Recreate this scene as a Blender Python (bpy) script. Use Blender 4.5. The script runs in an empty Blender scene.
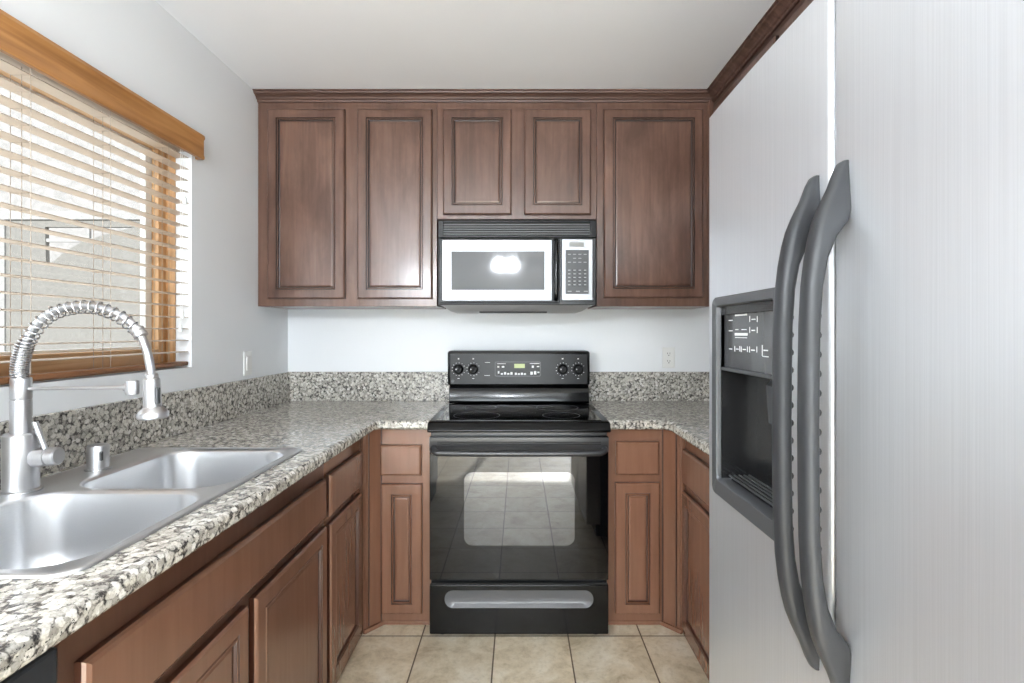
import bpy, bmesh, math, random
from mathutils import Vector, Matrix
PI = math.pi
random.seed(7)
sc = bpy.context.scene
C = sc.collection

# ------------------------------------------------------------------ camera, world, sun, light, exposure
cam_d = bpy.data.cameras.new('camera')
cam_d.sensor_width = 36.0
cam_d.lens = 510.0 / 1024.0 * 36.0
cam_d.shift_x = -7.0 / 1024.0
cam_d.shift_y = -9.5 / 1024.0
cam_d.clip_start = 0.02
cam = bpy.data.objects.new('camera', cam_d)
cam.location = (0, 0, 1.30)
cam.rotation_euler = (PI / 2, 0, 0)
C.objects.link(cam)
sc.camera = cam

w = bpy.data.worlds.new('sky')
sc.world = w
w.use_nodes = True
bg = w.node_tree.nodes['Background']
bg.inputs['Color'].default_value = (0.86, 0.93, 1.0, 1)
bg.inputs['Strength'].default_value = 2.4

def lamp(name, kind, loc, energy, direction=None, size=None, size_y=None, color=(1, 1, 1), angle=None):
    d = bpy.data.lights.new(name, kind)
    d.energy = energy
    d.color = color
    if size is not None and kind == 'AREA':
        d.shape = 'RECTANGLE' if size_y else 'SQUARE'
        d.size = size
        if size_y: d.size_y = size_y
    if size is not None and kind == 'POINT': d.shadow_soft_size = size
    if angle is not None: d.angle = angle
    o = bpy.data.objects.new(name, d)
    o.location = loc
    if direction is not None:
        o.rotation_euler = Vector(direction).to_track_quat('-Z', 'Y').to_euler()
    C.objects.link(o)
    return o

lamp('sun', 'SUN', (0, -6, 6), 15.0, direction=(-0.16, 1.0, -0.64), color=(0.98, 0.99, 1.0), angle=0.02)
# area lamp added outside the patio door as fill, standing in for sky
lamp('patio_sky_fill', 'AREA', (0.0, -3.34, 0.90), 64, direction=(0, 1, 0), size=2.0, size_y=1.6, color=(0.88, 0.95, 1.0))

sc.view_settings.view_transform = 'Standard'
sc.view_settings.look = 'None'
sc.view_settings.gamma = 1.0
sc.view_settings.use_curve_mapping = False
sc.view_settings.exposure = 0.90
sc.cycles.use_denoising = True
sc.cycles.max_bounces = 10
sc.cycles.diffuse_bounces = 5
sc.cycles.glossy_bounces = 5
sc.cycles.transparent_max_bounces = 12
sc.cycles.sample_clamp_indirect = 6.0
sc.cycles.caustics_reflective = False
sc.cycles.caustics_refractive = False

# ------------------------------------------------------------------ materials
def lin(c):
    return tuple(((v / 255.0) / 12.92 if v / 255.0 <= 0.04045 else ((v / 255.0 + 0.055) / 1.055) ** 2.4) for v in c) + (1.0,)

def new_mat(name):
    m = bpy.data.materials.new(name)
    m.use_nodes = True
    nt = m.node_tree
    return m, nt, nt.nodes['Principled BSDF']

def simple(name, rgb, rough=0.5, metal=0.0, spec=0.5, coat=0.0, emit=None, emit_s=0.0, noise=0.0, nscale=30.0, ior=None):
    m, nt, b = new_mat(name)
    col = lin(rgb)
    b.inputs['Roughness'].default_value = rough
    b.inputs['Metallic'].default_value = metal
    b.inputs['Specular IOR Level'].default_value = spec
    b.inputs['Coat Weight'].default_value = coat
    b.inputs['Coat Roughness'].default_value = 0.03
    if ior: b.inputs['IOR'].default_value = ior
    tc = nt.nodes.new('ShaderNodeTexCoord')
    n = nt.nodes.new('ShaderNodeTexNoise')
    n.inputs['Scale'].default_value = nscale
    n.inputs['Detail'].default_value = 3
    nt.links.new(tc.outputs['Object'], n.inputs['Vector'])
    r = nt.nodes.new('ShaderNodeValToRGB')
    k = noise
    r.color_ramp.elements[0].position = 0.3
    r.color_ramp.elements[1].position = 0.7
    r.color_ramp.elements[0].color = tuple(c * (1 - k) for c in col[:3]) + (1,)
    r.color_ramp.elements[1].color = tuple(min(1, c * (1 + k)) for c in col[:3]) + (1,)
    nt.links.new(n.outputs['Fac'], r.inputs['Fac'])
    nt.links.new(r.outputs['Color'], b.inputs['Base Color'])
    if emit:
        b.inputs['Emission Color'].default_value = lin(emit)
        b.inputs['Emission Strength'].default_value = emit_s
    return m

def bump(nt, b, height_socket, strength, dist=0.01):
    bp = nt.nodes.new('ShaderNodeBump')
    bp.inputs['Strength'].default_value = strength
    bp.inputs['Distance'].default_value = dist
    nt.links.new(height_socket, bp.inputs['Height'])
    nt.links.new(bp.outputs['Normal'], b.inputs['Normal'])
    return bp

def coords(nt, scale=(1, 1, 1), rnd=False):
    tc = nt.nodes.new('ShaderNodeTexCoord')
    mp = nt.nodes.new('ShaderNodeMapping')
    mp.inputs['Scale'].default_value = scale
    nt.links.new(tc.outputs['Object'], mp.inputs['Vector'])
    if rnd:
        oi = nt.nodes.new('ShaderNodeObjectInfo')
        ml = nt.nodes.new('ShaderNodeMath'); ml.operation = 'MULTIPLY'; ml.inputs[1].default_value = 13.0
        cx = nt.nodes.new('ShaderNodeCombineXYZ')
        nt.links.new(oi.outputs['Random'], ml.inputs[0])
        nt.links.new(ml.outputs[0], cx.inputs[0]); nt.links.new(ml.outputs[0], cx.inputs[2])
        nt.links.new(cx.outputs[0], mp.inputs['Location'])
    return mp.outputs['Vector']

def noise(nt, vec, scale, detail=4, rough=0.55, dist=0.0):
    n = nt.nodes.new('ShaderNodeTexNoise')
    n.inputs['Scale'].default_value = scale
    n.inputs['Detail'].default_value = detail
    n.inputs['Roughness'].default_value = rough
    n.inputs['Distortion'].default_value = dist
    nt.links.new(vec, n.inputs['Vector'])
    return n.outputs['Fac']

def ramp(nt, fac, stops, mode='LINEAR'):
    r = nt.nodes.new('ShaderNodeValToRGB')
    r.color_ramp.interpolation = mode
    e = r.color_ramp.elements
    while len(e) < len(stops): e.new(0.5)
    for i, (p, c) in enumerate(stops):
        e[i].position = p
        e[i].color = c if len(c) == 4 else tuple(c) + (1,)
    nt.links.new(fac, r.inputs['Fac'])
    return r.outputs['Color']

def mix(nt, fac, a, b_, mode='MIX'):
    m = nt.nodes.new('ShaderNodeMix'); m.data_type = 'RGBA'; m.blend_type = mode
    for s, v in ((m.inputs[0], fac), (m.inputs[6], a), (m.inputs[7], b_)):
        if isinstance(v, (int, float)): s.default_value = v
        elif isinstance(v, tuple): s.default_value = v
        else: nt.links.new(v, s)
    return m.outputs[2]

def wood(name, dark, mid, light, rough=0.28, blotch=0.5, coat=0.35, axis='z'):
    m, nt, b = new_mat(name)
    s = {'z': (26, 26, 1.6), 'y': (26, 1.6, 26), 'x': (1.6, 26, 26)}[axis]
    v1 = coords(nt, s, True)
    v2 = coords(nt, tuple(1.0 if q > 5 else 0.4 for q in s), True)
    g = noise(nt, v1, 1.5, 4, 0.5, 0.6)
    bl = noise(nt, v2, 7.0, 4, 0.65, 0.3)
    cg = ramp(nt, g, [(0.30, lin(dark)), (0.52, lin(mid)), (0.75, lin(light))])
    cb = ramp(nt, bl, [(0.34, (0.55, 0.50, 0.47, 1)), (0.60, (1.0, 1.0, 1.0, 1)), (0.78, (1.18, 1.12, 1.05, 1))])
    c = mix(nt, blotch, cg, mix(nt, 1.0, cg, cb, 'MULTIPLY'))
    nt.links.new(c, b.inputs['Base Color'])
    b.inputs['Roughness'].default_value = rough
    b.inputs['Coat Weight'].default_value = coat
    b.inputs['Coat Roughness'].default_value = 0.16
    bump(nt, b, g, 0.02, 0.001)
    return m

M = {}
M['upper_wood'] = wood('shaded_upper_wood', (92, 65, 53), (103, 75, 62), (113, 85, 71), 0.28, 0.9, 0.4)  # same wood as the base cabinets; dimmer light put into the colour
M['upper_wood_x'] = wood('shaded_upper_wood_rail', (70, 48, 40), (88, 63, 53), (108, 81, 69), 0.5, 0.4, 0.05, 'x')
M['upper_wood_y'] = wood('shaded_upper_wood_run', (62, 43, 35), (84, 61, 51), (110, 84, 72), 0.28, 0.4, 0.4, 'y')
M['base_wood'] = wood('red_brown_painted_wood', (122, 86, 67), (127, 90, 71), (132, 95, 75), 0.24, 0.15, 0.4)
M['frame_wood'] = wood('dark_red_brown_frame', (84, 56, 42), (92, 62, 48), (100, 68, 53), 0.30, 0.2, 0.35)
M['glaze_upper'] = simple('dark_glaze', (40, 24, 18), 0.4)
M['glaze_base'] = simple('brown_glaze', (66, 36, 24), 0.35)
M['oak'] = wood('golden_oak', (152, 103, 58), (176, 124, 74), (196, 146, 92), 0.38, 0.3, 0.1, 'y')
M['oak_z'] = wood('golden_oak_upright', (172, 128, 82), (196, 152, 104), (216, 176, 130), 0.38, 0.3, 0.1, 'z')
M['oak_sill'] = wood('golden_oak_sill', (186, 144, 98), (208, 168, 122), (224, 188, 144), 0.38, 0.3, 0.1, 'y')
M['slat'] = simple('whitewashed_slat', (192, 176, 160), 0.45, noise=0.04)
M['rail_brown'] = wood('brown_rail', (112, 74, 44), (136, 92, 58), (150, 104, 68), 0.4, 0.2, 0.1, 'y')
M['cord'] = simple('cord', (165, 152, 138), 0.8)
M['white_plastic'] = simple('white_plastic', (232, 232, 230), 0.35)
M['socket'] = simple('socket_slot', (70, 70, 70), 0.5)

# walls
def plaster(name, rgb, s=0.10):
    m, nt, b = new_mat(name)
    v = coords(nt)
    n = noise(nt, v, 160, 3, 0.6)
    n2 = noise(nt, v, 2.0, 3)
    c = ramp(nt, n2, [(0.3, tuple(x * 0.985 for x in lin(rgb)[:3])), (0.7, lin(rgb))])
    nt.links.new(c, b.inputs['Base Color'])
    b.inputs['Roughness'].default_value = 0.75
    bump(nt, b, n, s, 0.004)
    return m
M['wall'] = plaster('white_wall_paint', (233, 235, 237))
M['ceiling'] = plaster('ceiling_paint', (242, 244, 248))
M['reveal'] = plaster('reveal_paint', (236, 236, 238))

def stucco(name, rgb, sc_=14, st=0.7):
    m, nt, b = new_mat(name)
    v = coords(nt)
    n = noise(nt, v, sc_, 6, 0.65, 0.8)
    c = ramp(nt, n, [(0.3, tuple(x * 0.72 for x in lin(rgb)[:3])), (0.6, lin(rgb))])
    nt.links.new(c, b.inputs['Base Color'])
    b.inputs['Roughness'].default_value = 0.9
    bump(nt, b, n, st, 0.03)
    return m
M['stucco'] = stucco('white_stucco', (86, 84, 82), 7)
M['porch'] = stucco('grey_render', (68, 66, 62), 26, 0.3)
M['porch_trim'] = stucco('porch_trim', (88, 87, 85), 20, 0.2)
M['concrete'] = stucco('concrete', (170, 166, 158), 10, 0.3)

# granite
def granite(name):
    m, nt, b = new_mat(name)
    v = coords(nt)
    warp = nt.nodes.new('ShaderNodeTexNoise'); warp.inputs['Scale'].default_value = 55; warp.inputs['Detail'].default_value = 3
    nt.links.new(v, warp.inputs['Vector'])
    vm = nt.nodes.new('ShaderNodeVectorMath'); vm.operation = 'SCALE'; vm.inputs[3].default_value = 0.020
    nt.links.new(warp.outputs['Color'], vm.inputs[0])
    va = nt.nodes.new('ShaderNodeVectorMath'); va.operation = 'ADD'
    nt.links.new(v, va.inputs[0]); nt.links.new(vm.outputs[0], va.inputs[1])
    vo = nt.nodes.new('ShaderNodeTexVoronoi'); vo.feature = 'SMOOTH_F1'; vo.inputs['Scale'].default_value = 78
    vo.inputs['Smoothness'].default_value = 0.15; vo.inputs['Randomness'].default_value = 1
    nt.links.new(va.outputs[0], vo.inputs['Vector'])
    sep = nt.nodes.new('ShaderNodeSeparateColor')
    nt.links.new(vo.outputs['Color'], sep.inputs[0])
    blob = ramp(nt, sep.outputs[0], [(0.0, lin((150, 146, 139))), (0.35, lin((186, 182, 174))), (0.7, lin((204, 199, 188))), (1.0, lin((224, 221, 216)))])
    fine = noise(nt, v, 260, 3, 0.6)
    blob = mix(nt, 0.6, blob, ramp(nt, fine, [(0.35, (0.62, 0.60, 0.58, 1)), (0.6, (1.1, 1.1, 1.1, 1))]), 'MULTIPLY')
    md = noise(nt, v, 110, 4, 0.7)
    dark = ramp(nt, md, [(0.38, lin((44, 43, 43))), (0.50, lin((96, 92, 88))), (0.62, lin((180, 174, 165)))])
    dsum = nt.nodes.new('ShaderNodeMath'); dsum.operation = 'MULTIPLY_ADD'; dsum.inputs[1].default_value = 0.30; 
    nt.links.new(noise(nt, v, 34, 3), dsum.inputs[0]); nt.links.new(vo.outputs['Distance'], dsum.inputs[2])
    mask = ramp(nt, dsum.outputs[0], [(0.66, (0, 0, 0, 1)), (0.86, (1, 1, 1, 1))])
    c = mix(nt, mask, blob, dark)
    sp_ = noise(nt, v, 150, 3, 0.75)
    c = mix(nt, ramp(nt, sp_, [(0.60, (0, 0, 0, 1)), (0.65, (1, 1, 1, 1))]), c, lin((40, 39, 40)))
    nt.links.new(c, b.inputs['Base Color'])
    b.inputs['Roughness'].default_value = 0.16
    b.inputs['Specular IOR Level'].default_value = 0.6
    return m
M['granite'] = granite('speckled_granite')

# floor tile
def tile():
    m, nt, b = new_mat('beige_stone_tile')
    tc = nt.nodes.new('ShaderNodeTexCoord')
    mp = nt.nodes.new('ShaderNodeMapping')
    S = 0.3122
    mp.inputs['Location'].default_value = (-0.2096 / S, -2.181 / S, 0)
    mp.inputs['Scale'].default_value = (1 / S, 1 / S, 0)
    nt.links.new(tc.outputs['Object'], mp.inputs['Vector'])
    br = nt.nodes.new('ShaderNodeTexBrick')
    br.offset = 0.0
    br.inputs['Scale'].default_value = 1.0
    br.inputs['Brick Width'].default_value = 1.0
    br.inputs['Row Height'].default_value = 1.0
    br.inputs['Mortar Size'].default_value = 0.010
    br.inputs['Mortar Smooth'].default_value = 0.1
    br.inputs['Bias'].default_value = 0
    br.inputs['Color1'].default_value = (0.92, 0.92, 0.92, 1)
    br.inputs['Color2'].default_value = (1.06, 1.05, 1.04, 1)
    br.inputs['Mortar'].default_value = (1, 1, 1, 1)
    nt.links.new(mp.outputs['Vector'], br.inputs['Vector'])
    v = coords(nt)
    n = noise(nt, v, 7, 6, 0.7, 0.5)
    c = ramp(nt, n, [(0.30, lin((182, 164, 136))), (0.46, lin((214, 199, 172))), (0.60, lin((228, 217, 196))), (0.8, lin((240, 233, 217)))])
    n2 = noise(nt, v, 42, 4, 0.7)
    c = mix(nt, 0.55, c, ramp(nt, n2, [(0.32, (0.72, 0.68, 0.60, 1)), (0.5, (1, 1, 1, 1)), (0.8, (1.08, 1.08, 1.06, 1))]), 'MULTIPLY')
    c = mix(nt, 1.0, c, br.outputs['Color'], 'MULTIPLY')
    c = mix(nt, br.outputs['Fac'], c, lin((92, 74, 54)))
    nt.links.new(c, b.inputs['Base Color'])
    b.inputs['Roughness'].default_value = 0.38
    inv = nt.nodes.new('ShaderNodeMath'); inv.operation = 'SUBTRACT'; inv.inputs[0].default_value = 1
    nt.links.new(br.outputs['Fac'], inv.inputs[1])
    bump(nt, b, inv.outputs[0], 0.5, 0.003)
    return m
M['tile'] = tile()

# brushed steel
def steel(name, rgb, rough, axis='z', streak=0.06, aniso=0.5, metal=1.0):
    m, nt, b = new_mat(name)
    s = {'z': (600, 600, 3), 'y': (600, 3, 600), 'x': (3, 600, 600)}[axis]
    v = coords(nt, s)
    n = noise(nt, v, 1.0, 3, 0.6)
    cl = lin(rgb)[:3]
    c = ramp(nt, n, [(0.3, tuple(x * (1 - streak) for x in cl)), (0.7, tuple(min(1, x * (1 + streak)) for x in cl))])
    nt.links.new(c, b.inputs['Base Color'])
    b.inputs['Metallic'].default_value = metal
    b.inputs['Roughness'].default_value = rough
    b.inputs['Anisotropic'].default_value = aniso
    bump(nt, b, n, 0.04, 0.0006)
    return m
M['fridge_steel'] = steel('brushed_stainless', (208, 210, 214), 0.36, 'z', 0.05, 0.4, 0.76)
M['micro_steel'] = steel('bright_stainless', (150, 151, 153), 0.36, 'x', 0.04, 0.5, 1.0)
M['sink_steel'] = steel('satin_sink_steel', (214, 215, 217), 0.30, 'y', 0.03, 0.2, 0.88)
M['nickel'] = steel('brushed_nickel', (200, 200, 202), 0.30, 'z', 0.03, 0.3, 0.95)
M['chrome'] = simple('chrome', (190, 190, 192), 0.25, metal=0.9)
M['grey_plastic'] = simple('grey_plastic', (66, 67, 69), 0.42, noise=0.03)
M['handle_grey'] = simple('handle_grey', (46, 47, 49), 0.36, spec=0.3, noise=0.03)
M['fridge_side'] = simple('fridge_side', (120, 121, 123), 0.5)
M['dispenser_black'] = simple('dispenser_black', (30, 30, 31), 0.18, coat=0.4)
M['dispenser_panel'] = simple('dispenser_panel', (66, 67, 69), 0.22, coat=0.3)
M['black_gloss'] = simple('black_enamel', (6, 6, 7), 0.13, spec=0.36)
M['black_sat'] = simple('black_satin', (26, 26, 27), 0.3)
M['panel_grey'] = simple('control_panel_black', (14, 14, 15), 0.30, spec=0.25)
M['pull_reflected_grey'] = simple('pull_reflected_grey', (92, 92, 94), 0.25)  # paler than the black drawer: light reflected in the hollow, put into colour
M['underside_grey'] = simple('underside_grey', (186, 186, 188), 0.4)
M['dark_gap'] = simple('dark_gap', (10, 10, 10), 0.7)
M['mark_white'] = simple('white_print', (215, 215, 215), 0.5)
M['dim_print'] = simple('dim_print', (140, 140, 140), 0.5)
M['louver_grey'] = simple('louver_grey', (120, 120, 122), 0.35)
M['trim_grey'] = simple('trim_grey', (46, 46, 48), 0.28)
M['knob_black'] = simple('knob_black', (10, 10, 11), 0.5, spec=0.2)
M['lcd'] = simple('green_display', (150, 160, 110), 0.4, emit=(170, 180, 120), emit_s=0.25)
M['mw_glass'] = simple('microwave_window', (60, 60, 61), 0.06, coat=0.3, spec=0.6)
M['mw_keys'] = simple('keypad_grey', (58, 59, 61), 0.35)
M['mw_display'] = simple('keypad_display', (128, 128, 126), 0.3)
M['dishwasher'] = simple('dishwasher_black', (38, 42, 48), 0.28)
M['drain'] = simple('drain_dark', (92, 92, 92), 0.3, metal=1.0)
M['fixture_glass'] = simple('lit_glass', (255, 250, 244), 0.4, emit=(240, 247, 255), emit_s=95.0)
M['fill_globe'] = simple('fill_globe_glass', (255, 250, 244), 0.4, emit=(240, 247, 255), emit_s=120.0)
M['brass'] = simple('fixture_bronze', (70, 60, 52), 0.4, metal=1.0)

def oven_glass(name, rgb, base_r, ior):
    m, nt, b = new_mat(name)
    b.inputs['Base Color'].default_value = lin(rgb)
    b.inputs['Roughness'].default_value = base_r
    b.inputs['IOR'].default_value = ior
    b.inputs['Coat Weight'].default_value = 0.0
    b.inputs['Coat IOR'].default_value = 1.5
    b.inputs['Coat Roughness'].default_value = 0.015
    v = coords(nt)
    vo = nt.nodes.new('ShaderNodeTexVoronoi'); vo.inputs['Scale'].default_value = 300; vo.inputs['Randomness'].default_value = 0
    nt.links.new(v, vo.inputs['Vector'])
    cl = lin(rgb)[:3]
    c = ramp(nt, vo.outputs['Distance'], [(0.3, tuple(x * 1.1 for x in cl)), (0.5, tuple(x * 0.9 for x in cl))])
    nt.links.new(c, b.inputs['Base Color'])
    return m
M['oven_door'] = oven_glass('oven_door_glass', (4, 4, 5), 0.02, 1.50)
M['oven_window'] = oven_glass('oven_window_glass', (54, 54, 55), 0.02, 1.95)
M['cooktop'] = oven_glass('cooktop_glass', (12, 12, 13), 0.06, 1.7)

def pane_mat():
    m = bpy.data.materials.new('clear_pane'); m.use_nodes = True
    nt = m.node_tree; nt.nodes.clear()
    out = nt.nodes.new('ShaderNodeOutputMaterial')
    mx = nt.nodes.new('ShaderNodeMixShader')
    tr = nt.nodes.new('ShaderNodeBsdfTransparent'); tr.inputs[0].default_value = (0.97, 0.98, 0.98, 1)
    gl = nt.nodes.new('ShaderNodeBsdfGlossy'); gl.inputs['Roughness'].default_value = 0.02
    lw = nt.nodes.new('ShaderNodeLayerWeight'); lw.inputs[0].default_value = 0.5
    pw_ = nt.nodes.new('ShaderNodeMath'); pw_.operation = 'POWER'; pw_.inputs[1].default_value = 5
    ma = nt.nodes.new('ShaderNodeMath'); ma.operation = 'MULTIPLY_ADD'; ma.inputs[1].default_value = 0.5; ma.inputs[2].default_value = 0.02
    nt.links.new(lw.outputs['Facing'], pw_.inputs[0]); nt.links.new(pw_.outputs[0], ma.inputs[0])
    nt.links.new(ma.outputs[0], mx.inputs[0]); nt.links.new(tr.outputs[0], mx.inputs[1]); nt.links.new(gl.outputs[0], mx.inputs[2])
    nt.links.new(mx.outputs[0], out.inputs[0])
    return m
M['pane'] = pane_mat()

# ------------------------------------------------------------------ mesh helpers
class MB:
    def __init__(self): self.bm = bmesh.new()
    def faces(self, vs, fs):
        v = [self.bm.verts.new(p) for p in vs]
        for f in fs:
            try: self.bm.faces.new([v[i] for i in f])
            except ValueError: pass
        return self
    def box(self, x0, x1, y0, y1, z0, z1, bevel=0.0, seg=2):
        if x0 > x1: x0, x1 = x1, x0
        if y0 > y1: y0, y1 = y1, y0
        if z0 > z1: z0, z1 = z1, z0
        t = bmesh.new()
        bmesh.ops.create_cube(t, size=1.0)
        for v in t.verts:
            v.co = Vector(((v.co.x + .5) * (x1 - x0) + x0, (v.co.y + .5) * (y1 - y0) + y0, (v.co.z + .5) * (z1 - z0) + z0))
        if bevel > 0:
            bevel = min(bevel, 0.49 * min(x1 - x0, y1 - y0, z1 - z0))
            bmesh.ops.bevel(t, geom=t.edges[:], offset=bevel, segments=seg, profile=0.5, affect='EDGES')
        me = bpy.data.meshes.new('t'); t.to_mesh(me); t.free(); self.bm.from_mesh(me); bpy.data.meshes.remove(me)
        return self
    def ringloft(self, rings, cap0=True, cap1=True, closed=True):
        vr = [[self.bm.verts.new(p) for p in r] for r in rings]
        n = len(vr[0])
        for a, b in zip(vr, vr[1:]):
            for i in range(n if closed else n - 1):
                j = (i + 1) % n
                try: self.bm.faces.new([a[i], a[j], b[j], b[i]])
                except ValueError: pass
        if cap0: self.bm.faces.new(vr[0][::-1])
        if cap1: self.bm.faces.new(vr[-1])
        return self
    def cyl(self, p0, p1, r0, r1=None, n=24, caps=True):
        if r1 is None: r1 = r0
        return self.lathe(p0, p1, [(0, r0), (1, r1)], n, caps)
    def lathe(self, p0, p1, prof, n=28, caps=True):
        p0 = Vector(p0); p1 = Vector(p1); d = p1 - p0
        a = d.normalized(); u = a.orthogonal().normalized(); v = a.cross(u)
        rings = []
        for t, r in prof:
            c = p0 + d * t
            rings.append([c + (u * math.cos(2 * PI * i / n) + v * math.sin(2 * PI * i / n)) * max(r, 1e-4) for i in range(n)])
        return self.ringloft(rings, caps, caps)
    def tube(self, pts, r, n=12, caps=True):
        pts = [Vector(p) for p in pts]
        rs = r if isinstance(r, (list, tuple)) else [r] * len(pts)
        rings = []; up = None
        for i, p in enumerate(pts):
            t = (pts[min(i + 1, len(pts) - 1)] - pts[max(i - 1, 0)]).normalized()
            if up is None: up = t.orthogonal().normalized()
            up = (up - t * up.dot(t)).normalized()
            s = t.cross(up)
            rings.append([p + (up * math.cos(2 * PI * k / n) + s * math.sin(2 * PI * k / n)) * rs[i] for k in range(n)])
        return self.ringloft(rings, caps, caps)
    def prism(self, poly, fn, a, b):
        """poly of 2-D points, fn(u,v,w)->3-D point, extruded from w=a to w=b"""
        return self.ringloft([[fn(u, v, a) for u, v in poly], [fn(u, v, b) for u, v in poly]])
    def build(self, name, mat, parent=None, smooth=False, bevel=0.0, seg=2, ang=35):
        bm = self.bm
        bmesh.ops.recalc_face_normals(bm, faces=bm.faces[:])
        me = bpy.data.meshes.new(name)
        bm.to_mesh(me); bm.free()
        if parent is not None:
            me.transform(Matrix.Translation(-Vector(parent_origin(parent))))
        me.materials.append(mat)
        o = bpy.data.objects.new(name, me)
        C.objects.link(o)
        if parent is not None: o.parent = parent
        if smooth:
            me.polygons.foreach_set('use_smooth', [True] * len(me.polygons))
            me.set_sharp_from_angle(angle=math.radians(ang))
        if bevel > 0:
            mo = o.modifiers.new('bevel', 'BEVEL'); mo.width = bevel; mo.segments = seg; mo.limit_method = 'ANGLE'; mo.angle_limit = math.radians(40)
            me.polygons.foreach_set('use_smooth', [True] * len(me.polygons))
            mo.harden_normals = True
        return o

def parent_origin(p):
    v = Vector((0, 0, 0))
    while p is not None:
        v += p.location; p = p.parent
    return v

def cut(o, cutter_mb):
    """carve cutter out of mesh o and keep only the resulting mesh"""
    c = cutter_mb.build('cutter', M['dark_gap'])
    if o.parent is not None:
        c.data.transform(Matrix.Translation(-parent_origin(o.parent)))
        c.parent = o.parent
    md = o.modifiers.new('b', 'BOOLEAN'); md.operation = 'DIFFERENCE'; md.solver = 'EXACT'; md.object = c
    bpy.context.view_layer.update()
    me = bpy.data.meshes.new_from_object(o.evaluated_get(bpy.context.evaluated_depsgraph_get()))
    o.modifiers.clear()
    old = o.data; o.data = me; me.name = old.name
    cm = c.data; bpy.data.objects.remove(c); bpy.data.meshes.remove(cm)
    return o

def absorb(dst, mb, mat):
    """printed marks become part of the surface they are printed on"""
    bm = mb.bm
    bmesh.ops.recalc_face_normals(bm, faces=bm.faces[:])
    off = parent_origin(dst)
    for v in bm.verts: v.co -= off
    dst.data.materials.append(mat)
    k = len(dst.data.materials) - 1
    for f in bm.faces: f.material_index = k
    bm.from_mesh(dst.data)
    bm.to_mesh(dst.data); bm.free()

def tag(o, label=None, cat=None, group=None, kind=None):
    if label: o['label'] = label
    if cat: o['category'] = cat
    if group: o['group'] = group
    if kind: o['kind'] = kind
    return o

def thing(name, label, cat, loc, group=None):
    o = bpy.data.objects.new(name, None)
    o.location = loc
    o.empty_display_size = 0.1
    C.objects.link(o)
    return tag(o, label, cat, group)

def struct_empty(name, loc, label=None):
    o = bpy.data.objects.new(name, None); o.location = loc; C.objects.link(o)
    return tag(o, label, None, None, 'structure')

def rr(cx, cy, hx, hy, r, n=6):
    pts = []
    for (sx, sy, a0) in ((1, 1, 0), (-1, 1, PI / 2), (-1, -1, PI), (1, -1, 1.5 * PI)):
        for k in range(n + 1):
            a = a0 + PI / 2 * k / n
            pts.append((cx + sx * (hx - r) + r * math.cos(a), cy + sy * (hy - r) + r * math.sin(a)))
    return pts

# faces of the three cabinet runs: (a along the run, b up, h out of the face)
def on_back(y):  return lambda a, b, h: Vector((a, y - h, b))
def on_left(x):  return lambda a, b, h: Vector((x + h, a, b))
def on_right(x): return lambda a, b, h: Vector((x - h, a, b))

def rect_loft(mb, fn, a0, a1, b0, b1, prof):
    rings = []
    for ins, h in prof:
        rings.append([fn(a0 + ins, b0 + ins, h), fn(a1 - ins, b0 + ins, h), fn(a1 - ins, b1 - ins, h), fn(a0 + ins, b1 - ins, h)])
    mb.ringloft(rings)
    return mb

T = 0.020
DOORP = [(0, 0.0), (0, 0.013), (0.003, 0.0175), (0.007, T), (0.044, T), (0.0455, 0.016), (0.048, 0.016), (0.0505, 0.0195), (0.054, 0.0195),
         (0.0565, 0.012), (0.0605, 0.011), (0.067, 0.0135)]
SLABP = [(0, 0.0), (0, 0.011), (0.003, 0.016), (0.009, T)]
def door(fn, a0, a1, b0, b1, mat, parent, label=None):
    mb = MB(); rect_loft(mb, fn, a0, a1, b0, b1, [(i, h + 0.0005) for i, h in DOORP])
    o = mb.build('door', mat, parent)
    o.data.materials.append(M['glaze_upper'] if mat is M['upper_wood'] else M['glaze_base'])
    n = len(DOORP)
    for p_ in o.data.polygons:                # dark glaze wiped into the grooves
        ks = sorted(set(v // 4 for v in p_.vertices))
        if ks in ([4, 5], [5, 6], [8, 9], [9, 10], [0, 1]): p_.material_index = 1
    return tag(o, label)
def slab(fn, a0, a1, b0, b1, mat, parent, name='drawer', label=None):
    mb = MB(); rect_loft(mb, fn, a0, a1, b0, b1, [(i, h + 0.0005) for i, h in SLABP])
    o = mb.build(name, mat, parent)
    o.data.materials.append(M['glaze_base'])
    for p_ in o.data.polygons:
        if sorted(set(v // 4 for v in p_.vertices)) == [0, 1]: p_.material_index = 1
    return tag(o, label)

# ------------------------------------------------------------------ the setting
XL, XR, YB, YR, ZC = -1.303, 1.303, 2.877, -3.2, 2.487
fl = MB().box(XL - 0.15, XR + 0.15, YR - 0.15, YB + 0.15, -0.10, 0.0).build('floor', M['tile']); tag(fl, kind='structure')
ce = MB().box(XL - 0.15, XR + 0.15, YR - 0.15, YB + 0.15, ZC, ZC + 0.15).build('ceiling', M['ceiling']); tag(ce, kind='structure')
tag(MB().box(XL - 0.15, XR + 0.15, YB, YB + 0.15, 0, ZC).build('wall_back', M['wall']), kind='structure')
tag(MB().box(XR, XR + 0.15, YR, YB, 0, ZC).build('wall_right', M['wall']), kind='structure')
WY0, WY1, WZ0, WZ1 = 0.72, 2.03, 1.160, 2.070
wl = MB().box(XL - 0.15, XL, YR, YB, 0, ZC).build('wall_left', M['wall'])
cut(wl, MB().box(XL - 0.2, XL + 0.05, WY0, WY1, WZ0, WZ1)); tag(wl, kind='structure')
wf = MB().box(XL - 0.15, XR + 0.15, YR - 0.15, YR, 0, ZC).build('wall_front', M['wall'])
cut(wf, MB().box(-1.0, 1.0, YR - 0.3, YR + 0.1, 0.0, 2.10)); tag(wf, kind='structure')
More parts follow.
